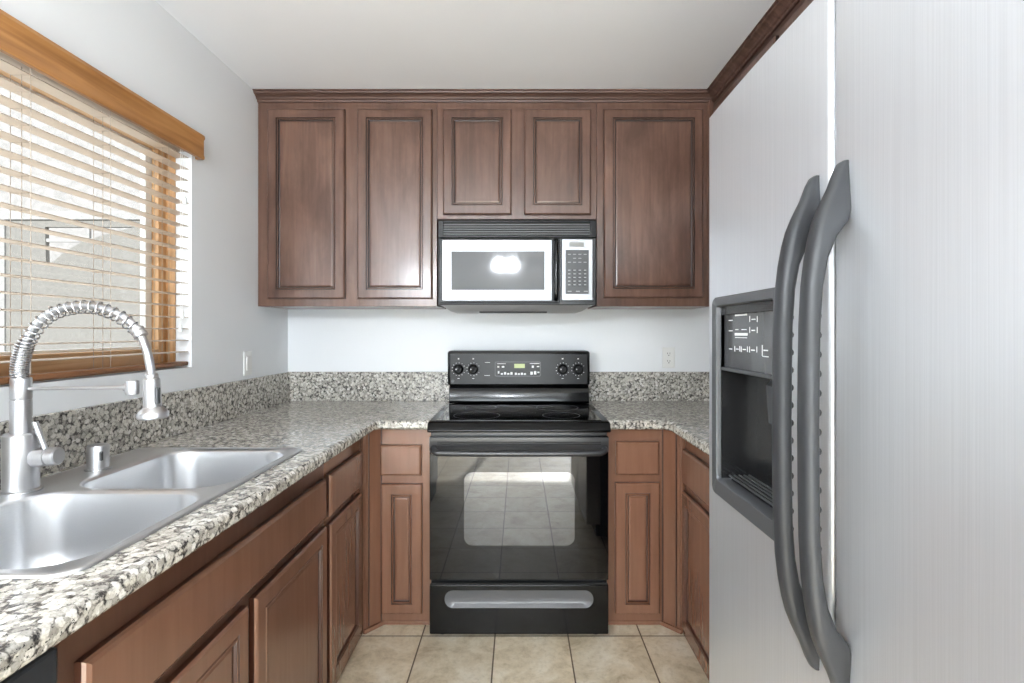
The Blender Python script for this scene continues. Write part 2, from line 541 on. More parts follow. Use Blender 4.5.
# patio door behind the camera
pd = struct_empty('door_1', (0, YR - 0.06, 0))
fr = MB()
fr.box(-1.0, -0.94, YR - 0.12, YR - 0.04, 0, 2.10).box(0.94, 1.0, YR - 0.12, YR - 0.04, 0, 2.10)
fr.box(-1.0, 1.0, YR - 0.12, YR - 0.04, 2.04, 2.10).box(-1.0, 1.0, YR - 0.12, YR - 0.04, 0, 0.05).box(-0.035, 0.035, YR - 0.12, YR - 0.04, 0.05, 2.04)
fr.build('door_frame', M['white_plastic'], pd, bevel=0.003)
MB().box(-0.94, 0.94, YR - 0.085, YR - 0.08, 0.05, 2.04).build('glass', M['pane'], pd)

# kitchen window in the left wall
wn = struct_empty('window_1', (XL - 0.13, (WY0 + WY1) / 2, WZ0))
XO = XL - 0.15
wb = MB()   # oak casing set in the recess
for (y0, y1, z0, z1) in ((WY1 - 0.004, WY1 - 0.0005, WZ0 + 0.001, WZ1 - 0.001), (WY0 + 0.0005, WY0 + 0.004, WZ0 + 0.001, WZ1 - 0.001)):
    wb.box(XL - 0.128, XL - 0.063, y0, y1, z0, z1)
wb.box(XL - 0.128, XL - 0.100, WY1 - 0.045, WY1 - 0.0005, WZ0 + 0.001, WZ1 - 0.001, 0.003)
wb.box(XL - 0.128, XL - 0.100, WY0 + 0.0005, WY0 + 0.045, WZ0 + 0.001, WZ1 - 0.001, 0.003)
wb.build('window_casing', M['oak_z'], wn)
wb = MB()
wb.box(XL - 0.128, XL - 0.063, WY0 + 0.004, WY1 - 0.004, WZ0 + 0.0005, WZ0 + 0.010, 0.002)
wb.box(XL - 0.128, XL - 0.100, WY0 + 0.045, WY1 - 0.045, WZ0 + 0.010, WZ0 + 0.075, 0.004)
wb.box(XL - 0.128, XL - 0.100, WY0 + 0.045, WY1 - 0.045, WZ1 - 0.060, WZ1 - 0.0005, 0.004)
wb.build('window_sill', M['oak_sill'], wn)
wv = MB()
a, b_, c_, d_ = WY0 + 0.002, WY1 - 0.0505, WZ0 + 0.04, WZ1 - 0.03
wv.box(XO, XL - 0.129, WY0, WY0 + 0.075, WZ0, WZ1, 0.002).box(XO, XL - 0.129, WY1 - 0.075, WY1, WZ0, WZ1, 0.002)
wv.box(XO, XL - 0.129, WY0 + 0.075, WY1 - 0.075, WZ0, WZ0 + 0.085, 0.002).box(XO, XL - 0.129, WY0 + 0.075, WY1 - 0.075, WZ1 - 0.075, WZ1, 0.002)
wv.build('window_frame', M['white_plastic'], wn)
MB().box(XO + 0.008, XO + 0.012, WY0 + 0.075, WY1 - 0.075, WZ0 + 0.085, WZ1 - 0.075).build('window_glass', M['pane'], wn)

# outside
tag(MB().box(-30, 30, -20, 30, -0.32, -0.12).build('ground_outside', M['concrete']), kind='structure')
tag(MB().box(-16, -1.2, 9.0, 9.25, -0.12, 9.0).build('wall_stucco_outside', M['stucco']), kind='structure')
# porch end wall with a cut-out, seen through the window
PY = 6.0
def px(x, y): return ((x - 519) / 510 * PY, 1.3 + (332 - y) / 510 * PY)
pw = thing('porch_wall', 'grey rendered porch wall with a cut opening seen through the window blind', 'wall', (px(80, 300)[0], PY, -0.12))
x0, zt = px(6, 220); x1 = px(186, 300)[0]
body = MB().box(x0, x1, PY, PY + 0.05, -0.12, zt).build('panel', M['porch'], pw)
cp = [px(*p) for p in ((45, 227), (134, 227), (118, 231), (100, 236), (80, 243), (64, 252), (54, 261), (46, 264))]
cut(body, MB().prism(cp, lambda u, v, q: Vector((u, q, v)), PY - 0.1, PY + 0.3))
t = MB().box(x0 - 0.07, x1, PY - 0.02, PY + 0.06, zt + 0.001, zt + 0.10)
t.box(x0 - 0.07, x0 - 0.001, PY - 0.02, PY + 0.06, -0.12, zt + 0.001)
t.build('trim', M['porch_trim'], pw, bevel=0.005)
b1 = MB(); a_ = px(45, 240); c2 = px(92, 241)
b1.box(a_[0], c2[0], PY + 0.01, PY + 0.04, a_[1] - 0.02, a_[1] + 0.02)
a_ = px(86, 227)
b1.box(a_[0], a_[0] + 0.03, PY + 0.01, PY + 0.04, px(86, 238)[1], a_[1] - 0.001)
b1.build('bar', M['porch_trim'], pw)

# ------------------------------------------------------------------ blind
bl = thing('venetian_blind', 'wood slat venetian blind with golden oak valance over the kitchen window', 'blind', (-1.33, 1.38, WZ1))
VA = MB()
vp = [(-1.272, 1.995), (-1.270, 2.004), (-1.273, 2.014), (-1.273, 2.072), (-1.268, 2.080), (-1.270, 2.092), (-1.284, 2.092), (-1.286, 1.995)]
VA.prism(vp, lambda u, v, q: Vector((u, q, v)), 0.66, 2.062)
VA.box(-1.302, -1.284, 2.048, 2.062, 1.995, 2.092, 0.002)
VA.build('valance', M['oak'], bl, bevel=0.0015, seg=2)
MB().box(-1.362, -1.308, WY0 + 0.012, WY1 - 0.012, 2.012, 2.062, 0.003).build('headrail', M['slat'], bl)
sl0 = None
S0, SP = 1.2215, 0.0452
NS = 18
for i in range(NS):
    z = S0 + SP * i
    if z > 2.0: break
    if sl0 is None:
        mb = MB()
        prof = []
        for k in range(7):
            t_ = -1 + 2 * k / 6
            prof.append((0.025 * t_, 0.0020 * (1 - t_ * t_) + 0.0013))
        for k in range(7):
            t_ = 1 - 2 * k / 6
            prof.append((0.025 * t_, 0.0020 * (1 - t_ * t_) - 0.0013))
        mb.prism(prof, lambda u, v, q: Vector((-1.335 + u, q, z + v)), WY0 + 0.010, WY1 - 0.008)
        sl0 = mb.build('slat', M['slat'], bl, smooth=True)
    else:
        c = sl0.copy(); C.objects.link(c); c.parent = bl
        c.location = (0, 0, SP * i)
MB().box(-1.360, -1.310, WY0 + 0.010, WY1 - 0.008, 1.168, 1.184, 0.004).build('bottom_rail', M['rail_brown'], bl)
for y in (1.366, 1.633, 1.905, 1.10, 0.85):
    mb = MB()
    for xx in (-1.3075, -1.3625):
        mb.cyl((xx, y, 1.185), (xx, y, 2.012), 0.0008, n=6)
    mb.cyl((-1.335, y + 0.003, 1.185), (-1.335, y + 0.003, 2.012), 0.0009, n=6)
    for i in range(NS):
        z = S0 + SP * i - 0.0018
        if z < 2.0: mb.cyl((-1.3625, y, z), (-1.3075, y, z), 0.0006, n=5)
    mb.build('ladder_cord', M['cord'], bl)
for (y, zz) in ((1.975, 1.352), (1.965, 1.300), (1.99, 1.80)):
    mb = MB()
    mb.cyl((-1.304, y, zz + 0.03), (-1.304, y, 2.012), 0.0009, n=6)
    mb.lathe((-1.304, y, zz), (-1.304, y, zz + 0.034), [(0, 0.007), (0.15, 0.008), (0.5, 0.0055), (0.6, 0.0075), (1, 0.002)], 12)
    mb.build('pull_cord', M['white_plastic'], bl, smooth=True)

# ------------------------------------------------------------------ base cabinets
FX, FXR, FY = -0.674, 0.707, 2.267      # faces of the left, right and back runs
ZB, ZTOP = 0.0, 0.872
L, R_, Bk = on_left(FX), on_right(FXR), on_back(FY)
# dishwasher
dw = thing('dishwasher', 'black dishwasher front under the counter end at the near left', 'dishwasher', (-0.98, 0.44, 0))
MB().box(-1.26, -0.69, 0.145, 0.735, 0.0, 0.868, 0.003).build('body', M['black_sat'], dw)
MB().box(-0.689, -0.664, 0.147, 0.733, 0.10, 0.72, 0.006).build('door', M['dishwasher'], dw)
MB().box(-0.689, -0.660, 0.147, 0.733, 0.725, 0.850, 0.006).build('control_panel', M['dishwasher'], dw)
MB().box(-0.689, -0.672, 0.160, 0.720, 0.0, 0.095, 0.002).build('kick_plate', M['black_sat'], dw)

# sink base
sb = thing('sink_base_cabinet', 'wide brown sink cabinet with false front and two doors under the sink', 'cabinet', (-0.97, 1.25, 0))
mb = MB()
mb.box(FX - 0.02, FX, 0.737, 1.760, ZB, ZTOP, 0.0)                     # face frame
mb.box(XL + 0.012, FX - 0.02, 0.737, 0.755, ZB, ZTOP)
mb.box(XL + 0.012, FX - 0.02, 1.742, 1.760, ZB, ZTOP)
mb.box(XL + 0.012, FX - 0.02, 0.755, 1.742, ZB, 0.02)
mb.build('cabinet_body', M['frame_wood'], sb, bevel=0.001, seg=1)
slab(L, 0.772, 1.738, 0.665, 0.800, M['base_wood'], sb, 'false_front', 'long plain false drawer front')
door(L, 0.766, 1.238, 0.055, 0.636, M['base_wood'], sb)
door(L, 1.272, 1.742, 0.055, 0.636, M['base_wood'], sb)

# narrow left cabinet with diagonal corner
lc = thing('base_cabinet', 'narrow brown drawer cabinet between the sink cabinet and the left corner', 'cabinet', (-0.97, 1.98, 0))
mb = MB()
mb.box(XL + 0.012, FX, 1.7605, 2.203, ZB, ZTOP)
mb.build('cabinet_body', M['base_wood'], lc, bevel=0.001, seg=1)
slab(L, 1.778, 2.128, 0.655, 0.802, M['base_wood'], lc)
door(L, 1.778, 2.128, 0.055, 0.628, M['base_wood'], lc)
# back-left
bc = thing('base_cabinet', 'single-door brown cabinet between the left corner and the black range', 'cabinet', (-0.65, 2.56, 0))
mb = MB()
mb.prism([(XL + 0.012, 2.204), (FX, 2.204), (-0.609, FY), (-0.386, FY), (-0.386, YB - 0.01), (XL + 0.012, YB - 0.01)], lambda u, v, q: Vector((u, v, q)), ZB, ZTOP)
mb.build('cabinet_body', M['base_wood'], bc, bevel=0.001, seg=1)
slab(Bk, -0.578 - 0.036, -0.431, 0.665, 0.800, M['base_wood'], bc)
door(Bk, -0.608, -0.428, 0.055, 0.628, M['base_wood'], bc)
MB().prism([(FX + 0.001, 2.196), (FX + 0.012, 2.190), (-0.598, 2.262), (-0.432, 2.262), (-0.386, 2.262), (-0.386, FY - 0.0005), (-0.609, FY - 0.0005)],
           lambda u, v, q: Vector((u, v, q)), 0.0, 0.018).build('shoe_moulding', M['base_wood'], bc, bevel=0.002)
for t_ in (0.12, 0.30, 0.96):
    x, y = FX + (-0.609 - FX) * t_, 2.203 + (FY - 2.203) * t_
    MB().cyl((x, y, 0.019), (x, y, 0.8715), 0.0035, n=10).build('corner_bead', M['glaze_base'] if t_ != 0.12 else M['base_wood'], bc, smooth=True)
# back-right
br_ = thing('base_cabinet', 'single-door brown cabinet between the black range and the right corner', 'cabinet', (0.65, 2.56, 0))
mb = MB()
mb.prism([(XR - 0.012, 2.204), (FXR, 2.204), (0.635, FY), (0.386, FY), (0.386, YB - 0.01), (XR - 0.012, YB - 0.01)], lambda u, v, q: Vector((u, v, q)), ZB, ZTOP)
mb.build('cabinet_body', M['base_wood'], br_, bevel=0.001, seg=1)
slab(Bk, 0.429, 0.620, 0.668, 0.816, M['base_wood'], br_)
door(Bk, 0.425, 0.622, 0.055, 0.634, M['base_wood'], br_)
MB().prism([(FXR - 0.001, 2.196), (FXR - 0.012, 2.190), (0.626, 2.262), (0.386, 2.262), (0.386, FY - 0.0005), (0.635, FY - 0.0005)],
           lambda u, v, q: Vector((u, v, q)), 0.0, 0.018).build('shoe_moulding', M['base_wood'], br_, bevel=0.002)
for t_ in (0.12, 0.30, 0.96):
    x, y = FXR + (0.635 - FXR) * t_, 2.203 + (FY - 2.203) * t_
    MB().cyl((x, y, 0.019), (x, y, 0.8715), 0.0035, n=10).build('corner_bead', M['glaze_base'] if t_ != 0.12 else M['base_wood'], br_, smooth=True)
# right run
rc = thing('base_cabinet', 'brown drawer cabinet on the right between the corner and the refrigerator', 'cabinet', (0.98, 1.68, 0))
mb = MB()
mb.box(FXR, XR - 0.012, 1.165, 2.203, ZB, ZTOP)
mb.build('cabinet_body', M['base_wood'], rc, bevel=0.001, seg=1)
slab(R_, 1.70, 2.160, 0.660, 0.806, M['base_wood'], rc)
slab(R_, 1.20, 1.66, 0.660, 0.806, M['base_wood'], rc)
door(R_, 1.70, 2.160, 0.050, 0.628, M['base_wood'], rc)
door(R_, 1.20, 1.66, 0.050, 0.628, M['base_wood'], rc)

# ------------------------------------------------------------------ worktops
ZG0, ZG = 0.873, 0.914
lct = thing('granite_countertop', 'L-shaped speckled granite worktop around the sink, left of the range', 'countertop', (-0.96, 1.3, ZG0))
top = MB().prism([(XL + 0.004, 0.0), (-0.623, 0.0), (-0.623, 2.204), (-0.607, 2.222), (-0.386, 2.222), (-0.386, YB - 0.004), (XL + 0.004, YB - 0.004)],
                 lambda u, v, q: Vector((u, v, q)), ZG0, ZG).build('worktop', M['granite'], lct)
cut(top, MB().prism(rr(-0.975, 1.24, 0.258, 0.425, 0.05), lambda u, v, q: Vector((u, v, q)), 0.8, 1.0))
mo = top.modifiers.new('bevel', 'BEVEL'); mo.width = 0.013; mo.segments = 4; mo.limit_method = 'ANGLE'; mo.angle_limit = math.radians(50)
top.data.polygons.foreach_set('use_smooth', [True] * len(top.data.polygons)); mo.harden_normals = True
mb = MB()
mb.box(XL + 0.004, XL + 0.022, 0.0, YB - 0.004, ZG + 0.0005, 1.076)
mb.box(XL + 0.022, -0.386, YB - 0.021, YB - 0.001, ZG + 0.0005, 1.076)
mb.build('backsplash', M['granite'], lct, bevel=0.002)
rct = thing('granite_countertop', 'small L-shaped speckled granite worktop between the range and the refrigerator', 'countertop', (0.96, 2.0, ZG0))
top = MB().prism([(XR - 0.001, 1.165), (0.648, 1.165), (0.648, 2.194), (0.625, 2.222), (0.386, 2.222), (0.386, YB - 0.001), (XR - 0.001, YB - 0.001)],
                 lambda u, v, q: Vector((u, v, q)), ZG0, ZG).build('worktop', M['granite'], rct)
mo = top.modifiers.new('bevel', 'BEVEL'); mo.width = 0.013; mo.segments = 4; mo.limit_method = 'ANGLE'; mo.angle_limit = math.radians(50)
top.data.polygons.foreach_set('use_smooth', [True] * len(top.data.polygons)); mo.harden_normals = True
mb = MB()
mb.box(XR - 0.022, XR - 0.001, 1.165, YB - 0.001, ZG + 0.0005, 1.076)
mb.box(0.386, XR - 0.022, YB - 0.021, YB - 0.001, ZG + 0.0005, 1.076)
mb.build('backsplash', M['granite'], rct, bevel=0.002)

# ------------------------------------------------------------------ sink
sk = thing('kitchen_sink', 'double-bowl stainless steel drop-in sink set in the left granite worktop', 'sink', (-0.975, 1.24, ZG))
SX, SY, SHX, SHY = -0.975, 1.24, 0.274, 0.444
ZR = ZG + 0.006
bowls = [(-0.9425, 1.0275, 0.2075, 0.1975, 0.085), (-0.9275, 1.4575, 0.1925, 0.2005, 0.085)]
bm = bmesh.new()
def ring(pts, z):
    return [bm.verts.new((x, y, z)) for x, y in pts]
def bridge(a, b):
    n = len(a)
    for i in range(n):
        j = (i + 1) % n
        bm.faces.new([a[i], a[j], b[j], b[i]])
def edges(r): return [bm.edges.get((r[i], r[(i + 1) % len(r)])) or bm.edges.new((r[i], r[(i + 1) % len(r)])) for i in range(len(r))]
o0 = ring(rr(SX, SY, SHX, SHY, 0.045, 8), ZG + 0.0008)
o1 = ring(rr(SX, SY, SHX - 0.001, SHY - 0.001, 0.045, 8), ZR - 0.001)
o2 = ring(rr(SX, SY, SHX - 0.004, SHY - 0.004, 0.042, 8), ZR)
o3 = ring(rr(SX, SY, SHX - 0.014, SHY - 0.014, 0.036, 8), ZR - 0.001)
o4 = ring(rr(SX, SY, SHX - 0.018, SHY - 0.018, 0.034, 8), ZR - 0.003)
bridge(o0, o1); bridge(o1, o2); bridge(o2, o3); bridge(o3, o4)
ee = edges(o4); holes = []
for (cx, cy, hx, hy, r) in bowls:
    h0 = ring(rr(cx, cy, hx + 0.010, hy + 0.010, r + 0.010, 8), ZR - 0.003)
    h1 = ring(rr(cx, cy, hx + 0.004, hy + 0.004, r + 0.004, 8), ZR - 0.0045)
    h2 = ring(rr(cx, cy, hx, hy, r, 8), ZR - 0.010)
    ee += edges(h0); bridge(h0, h1); bridge(h1, h2)
bmesh.ops.triangle_fill(bm, use_beauty=True, use_dissolve=False, edges=ee)
m_ = MB(); m_.bm.free(); m_.bm = bm
m_.build('rim', M['sink_steel'], sk, smooth=True, ang=60)
for (cx, cy, hx, hy, r) in bowls:
    rings = []
    D = 0.19
    def rg(ins, dz, rr_): return [Vector((x, y, ZR - 0.010 - dz)) for x, y in rr(cx, cy, hx - ins, hy - ins, rr_, 8)]
    rings += [rg(0, 0, r), rg(0.003, 0.03, r), rg(0.010, 0.12, r), rg(0.016, 0.155, r), rg(0.026, 0.175, r - 0.004), rg(0.042, 0.186, r - 0.015), rg(0.070, D, r - 0.03), rg(0.12, D + 0.003, 0.03)]
    mb = MB(); mb.ringloft(rings, False, True)
    bwl = mb.build('bowl', M['sink_steel'], sk, smooth=True, ang=60)
    mb = MB(); mb.lathe((cx, cy, ZR - 0.010 - D - 0.0025), (cx, cy, ZR - 0.010 - D + 0.004), [(0, 0.045), (0.7, 0.044), (1, 0.038), (0.4, 0.030), (0.4, 0.001)], 28)
    mb.build('drain', M['drain'], sk, smooth=True)

# ------------------------------------------------------------------ faucet
FXc, FYc = -1.197, 1.226
fa = thing('kitchen_faucet', 'tall brushed steel pull-down spring faucet behind the sink', 'faucet', (FXc, FYc, ZR))
Z0 = ZR - 0.0025
MB().lathe((FXc, FYc, Z0), (FXc, FYc, 1.058), [(0, 0.040), (0.03, 0.040), (0.05, 0.034), (0.97, 0.034), (1, 0.031)], 32).build('base', M['nickel'], fa, smooth=True)
MB().lathe((FXc, FYc, 1.058), (FXc, FYc, 1.190), [(0, 0.0205), (0.6, 0.0205), (0.61, 0.0195), (0.63, 0.0205), (0.97, 0.0205), (1, 0.019)], 28).build('stem', M['nickel'], fa, smooth=True)
# lever handle
mb = MB()
hd = Vector((0.92, 0.10, 0.06)).normalized()
h0 = Vector((FXc, FYc, 0.995)) + hd * 0.030
h1 = h0 + hd * 0.054
mb.lathe(h0, h1, [(0, 0.022), (0.55, 0.022), (0.57, 0.019), (0.62, 0.019), (0.64, 0.022), (0.95, 0.022), (1, 0.019)], 24)
hv = mb.build('handle', M['nickel'], fa, smooth=True)
mb = MB(); q = h0 + hd * 0.030
mb.tube([q, q + Vector((-0.010, -0.004, 0.035)), q + Vector((-0.025, -0.008, 0.085))], [0.0055, 0.006, 0.0065], 12)
mb.build('lever', M['nickel'], hv, smooth=True)
# hose path
def P(x, y): return Vector(((x - 519) / 416.0, FYc, 1.3 + (332 - y) / 416.0))
ctrl = [P(20, 378), P(20, 366), P(25, 346), P(36, 326), P(52, 312.5), P(75, 306), P(97, 306.5), P(118, 314), P(133, 325), P(142, 338), P(147, 352), P(150, 366), P(151.5, 376)]
def catmull(ps, n):
    out = []
    ps = [ps[0] * 2 - ps[1]] + ps + [ps[-1] * 2 - ps[-2]]
    for i in range(1, len(ps) - 2):
        for k in range(n):
            t = k / n
            a, b, c, d = ps[i - 1:i + 3]
            out.append(0.5 * ((2 * b) + (c - a) * t + (2 * a - 5 * b + 4 * c - d) * t * t + (3 * b - a - 3 * c + d) * t ** 3))
    out.append(ps[-2])
    return out
path = catmull(ctrl, 14)
MB().tube(path, 0.0095, 14).build('hose', M['nickel'], fa, smooth=True)
# coil spring
def sample(path):
    L_ = [0]
    for a, b in zip(path, path[1:]): L_.append(L_[-1] + (b - a).length)
    def at(s):
        s = max(0, min(L_[-1], s))
        for i in range(len(L_) - 1):
            if L_[i + 1] >= s:
                t = (s - L_[i]) / max(1e-9, L_[i + 1] - L_[i])
                return path[i].lerp(path[i + 1], t), (path[i + 1] - path[i]).normalized()
        return path[-1], (path[-1] - path[-2]).normalized()
    return at, L_[-1]
at, LEN = sample(path)
Lc = 0
for i, p in enumerate(path):
    if (p - P(141, 336)).length < 0.012: break
s_end = sum((path[k + 1] - path[k]).length for k in range(i))
sp = []; s = 0.0; ph = 0.0
NSEG = 18
while s < s_end:
    f = s / s_end
    pitch = 0.0062 if f < 0.17 else (0.0062 + (f - 0.17) / 0.12 * 0.0125 if f < 0.29 else 0.0187)
    rad = 0.0165 if f < 0.2 else 0.0155
    off = 0.0 if f < 0.2 else min(0.0035, (f - 0.2) * 0.04)
    if f > 0.9: rad = 0.0150 - (f - 0.9) * 0.02
    p, tt = at(s)
    nb = Vector((0, 1, 0)); nn = nb.cross(tt).normalized()
    sp.append(p - Vector((0, 0, 0)) + (tt.cross(Vector((0, 1, 0))).normalized() * -off) + (nn * math.cos(ph) + nb * math.sin(ph)) * rad)
    ph += 2 * PI / NSEG; s += pitch / NSEG
MB().tube(sp, [0.0024 if k < len(sp) * 0.5 else 0.0017 for k in range(len(sp))], 8).build('spring', M['chrome'], fa, smooth=True)
p, tt = at(s_end)
MB().lathe(p - tt * 0.012, p + tt * 0.014, [(0, 0.013), (0.08, 0.0155), (0.4, 0.0155), (0.45, 0.0135), (0.55, 0.0135), (0.6, 0.0155), (0.92, 0.0155), (1, 0.012)], 20).build('spring_clip', M['nickel'], fa, smooth=True)
# spray head
HX = (152.5 - 519) / 416.0
mb = MB()
mb.lathe((HX - 0.003, FYc, 1.200), (HX + 0.0015, FYc, 1.092), [(0, 0.012), (0.03, 0.0145), (0.10, 0.0145), (0.13, 0.0175), (0.55, 0.0185), (0.74, 0.019), (0.84, 0.030), (0.88, 0.0325), (0.97, 0.0325), (1, 0.029)], 28)
sh = mb.build('spray_head', M['nickel'], fa, smooth=True)
MB().box(HX + 0.014, HX + 0.022, FYc - 0.014, FYc - 0.002, 1.128, 1.168, 0.003).build('spray_button', M['grey_plastic'], sh)
# holder arm
mb = MB()
za = 1.300 - 55.5 / 416
mb.tube([(FXc + 0.018, FYc, za - 0.003), (-0.945, FYc, za)], 0.0042, 12)
mb.lathe((-0.948, FYc, za), (-0.925, FYc, za), [(0, 0.009), (1, 0.009)], 16)
mb.lathe((-0.928, FYc - 0.002, za - 0.016), (-0.928, FYc - 0.002, za + 0.016), [(0, 0.0135), (0.1, 0.0145), (0.9, 0.0145), (1, 0.0135)], 20)
mb.build('holder_arm', M['nickel'], fa, smooth=True)

ag = thing('air_gap_cap', 'short brushed steel air gap cap on the sink deck right of the faucet', 'sink fitting', (-1.176, 1.425, ZR))
MB().lathe((-1.176, 1.425, Z0), (-1.176, 1.425, 0.986), [(0, 0.031), (0.05, 0.031), (0.07, 0.0255), (0.92, 0.0255), (0.97, 0.0245), (1, 0.021)], 28).build('cap', M['nickel'], ag, smooth=True)
mb = MB()
mb.box(-1.156, -1.150, 1.404, 1.412, 0.945, 0.970, 0.002); mb.build('vent_slot', M['drain'], ag)

# ------------------------------------------------------------------ upper cabinets
UY = 2.542; UZ0, UZ1 = 1.428, 2.448
UB = on_back(UY)
def ux(x): return (x - 519) / 202.2 if True else 0
def uz(y): return 1.3 + (332 - y) / 202.2
xs = [XL + 0.002, -0.4085, 0.386, 0.968]
u1 = thing('upper_cabinet', 'tall two-door dark wood wall cabinet left of the microwave', 'cabinet', (-0.86, 2.72, UZ0))
MB().box(xs[0], xs[1] - 0.0005, UY, YB - 0.001, UZ0, UZ1).build('cabinet_body', M['upper_wood'], u1, bevel=0.0015)
door(UB, ux(267), ux(344.3), uz(298.7), uz(108.5), M['upper_wood'], u1)
door(UB, ux(357), ux(432), uz(298.7), uz(108.5), M['upper_wood'], u1)
u2 = thing('upper_cabinet', 'short two-door dark wood cabinet directly above the microwave', 'cabinet', (0, 2.72, 1.862))
MB().box(xs[1] + 0.0005, xs[2] - 0.0005, UY, YB - 0.001, 1.862, UZ1).build('cabinet_body', M['upper_wood'], u2, bevel=0.0015)
door(UB, ux(442.7), ux(511.5), uz(214.3), uz(108.5), M['upper_wood'], u2)
door(UB, ux(524.3), ux(591.2), uz(214.3), uz(108.5), M['upper_wood'], u2)
u3 = thing('upper_cabinet', 'single wide-door dark wood wall cabinet right of the microwave', 'cabinet', (0.68, 2.72, UZ0))
MB().box(xs[2] + 0.0005, xs[3] + 0.0, UY, YB - 0.001, UZ0, UZ1).build('cabinet_body', M['upper_wood'], u3, bevel=0.0015)
door(UB, ux(604), ux(703.6), uz(297.7), uz(108.5), M['upper_wood'], u3)
MB().prism([(0.940, UY - 0.0005), (0.945, UY - 0.016), (0.954, UY - 0.016), (0.958, UY - 0.006), (0.968, UY - 0.006), (0.968, UY - 0.0005)], lambda u, v, q: Vector((u, v, q)), UZ0 + 0.0, UZ1).build('stile_bead', M['upper_wood'], u3)
# right wall run above the refrigerator
UX = 0.970
UR = on_right(UX)
u4 = thing('upper_cabinet', 'dark wood wall cabinets running over the refrigerator on the right', 'cabinet', (1.14, 1.5, 1.95))
MB().box(UX, XR - 0.001, 0.05, YB - 0.002, 1.90, UZ1).build('cabinet_body', M['upper_wood_y'], u4, bevel=0.0015)
for (a0, a1) in ((1.900, 2.500), (1.27, 1.83), (0.70, 1.24), (0.10, 0.67)):
    door(UR, a0, a1, 1.93, 2.405, M['upper_wood'], u4)
# crown moulding, one mitred run
cr = thing('crown_moulding', 'dark wood crown moulding along the top of the wall cabinets', 'moulding', (0, 2.6, UZ1))
cp_ = [(0.0, 2.4430), (0.008, 2.4430), (0.010, 2.452), (0.018, 2.455), (0.022, 2.462), (0.034, 2.470), (0.044, 2.473), (0.046, 2.480), (0.052, 2.4815), (0.052, 2.4865), (0.0, 2.4865)]
rings = []
e0 = [Vector((xs[0] + 0.0, UY - u - 0.0006, v)) for u, v in cp_]
e1 = [Vector((UX - u - 0.0006, UY - u - 0.0006, v)) for u, v in cp_]
e2 = [Vector((UX - u - 0.0006, 0.05, v)) for u, v in cp_]
MB().ringloft([e0, e1, e2]).build('moulding', M['upper_wood_x'], cr)
ee0 = [Vector((xs[0] - 0.0 + 0.0, UY, v)) for u, v in cp_]

# ------------------------------------------------------------------ microwave
MS = 207.3; MY = 2.460
def mx(x): return (x - 519) / MS
def mz(y): return 1.3 + (332 - y) / MS
mw = thing('microwave_oven', 'over-the-range stainless and black microwave below the short cabinet', 'microwave', (0, 2.65, mz(305)))
OB = on_back(MY)
mb = MB()
mb.box(mx(438), mx(596.2), MY + 0.0, YB - 0.001, mz(305), mz(220.9), 0.004)
mb.build('body', M['black_sat'], mw)
# underside tray
mb = MB()
zt, zb_ = mz(305) - 0.0005, mz(305) - 0.028
a0, a1, c0, c1 = mx(441), mx(593), mx(449), mx(583)
mb.ringloft([[Vector((a0, MY + 0.006, zt)), Vector((a1, MY + 0.006, zt)), Vector((a1, YB - 0.03, zt)), Vector((a0, YB - 0.03, zt))],
             [Vector((c0, MY + 0.07, zb_)), Vector((c1, MY + 0.07, zb_)), Vector((c1, YB - 0.06, zb_)), Vector((c0, YB - 0.06, zb_))]])
mb.build('underside', M['underside_grey'], mw, bevel=0.002)
MB().box(mx(478), mx(548), MY + 0.08, MY + 0.16, mz(305) - 0.034, mz(305) - 0.0285, 0.002).build('lamp_cover', M['panel_grey'], mw)
# vent grille
g = MB()
g.box(mx(439), mx(444), MY - 0.022, MY - 0.0005, mz(238), mz(221.5), 0.002).box(mx(589.5), mx(595.5), MY - 0.022, MY - 0.0005, mz(238), mz(221.5), 0.002)
g.box(mx(444), mx(589.5), MY - 0.022, MY - 0.0005, mz(238), mz(236), 0.001).box(mx(444), mx(589.5), MY - 0.022, MY - 0.0005, mz(223), mz(221.5), 0.001)
gf = g.build('vent_frame', M['panel_grey'], mw)
MB().box(mx(444), mx(589.5), MY - 0.004, MY - 0.0005, mz(236), mz(223)).build('grille_back', M['dark_gap'], gf)
for k in range(5):
    zc = mz(225.0 + k * 2.35)
    MB().box(mx(444), mx(589.5), MY - 0.021, MY - 0.012, zc - 0.0030, zc + 0.0002).build('louver', M['louver_grey'], gf)
MB().box(mx(531), mx(545), MY - 0.019, MY - 0.012, mz(230.3), mz(228.5)).build('badge', M['dark_gap'], gf)
# door
dr = MB(); rect_loft(dr, OB, mx(439.5), mx(559.3), mz(303.5), mz(239), [(0, 0.0005), (0, 0.020), (0.003, 0.024)])
dd = dr.build('door', M['panel_grey'], mw, bevel=0.001, seg=1)
st = MB(); rect_loft(st, OB, mx(443.2), mx(551.3), mz(300.8), mz(241), [(0, 0.0242), (0, 0.026), (0.001, 0.027)])
st.build('steel_front', M['micro_steel'], dd)
wn_ = MB(); rect_loft(wn_, OB, mx(452), mx(544.3), mz(290.5), mz(252.2), [(0, 0.0272), (0, 0.0277), (0.001, 0.028)])
wn_.build('window', M['mw_glass'], dd)
hh = MB()
pts = [(mx(555.5), MY - 0.024, mz(300)), (mx(555.5), MY - 0.043, mz(296)), (mx(555.5), MY - 0.052, mz(285)), (mx(555.5), MY - 0.054, mz(271)), (mx(555.5), MY - 0.052, mz(256)), (mx(555.5), MY - 0.043, mz(245)), (mx(555.5), MY - 0.024, mz(241))]
hh.tube(catmull([Vector(p) for p in pts], 5), 0.011, 14)
hh.build('handle', M['black_gloss'], dd, smooth=True)
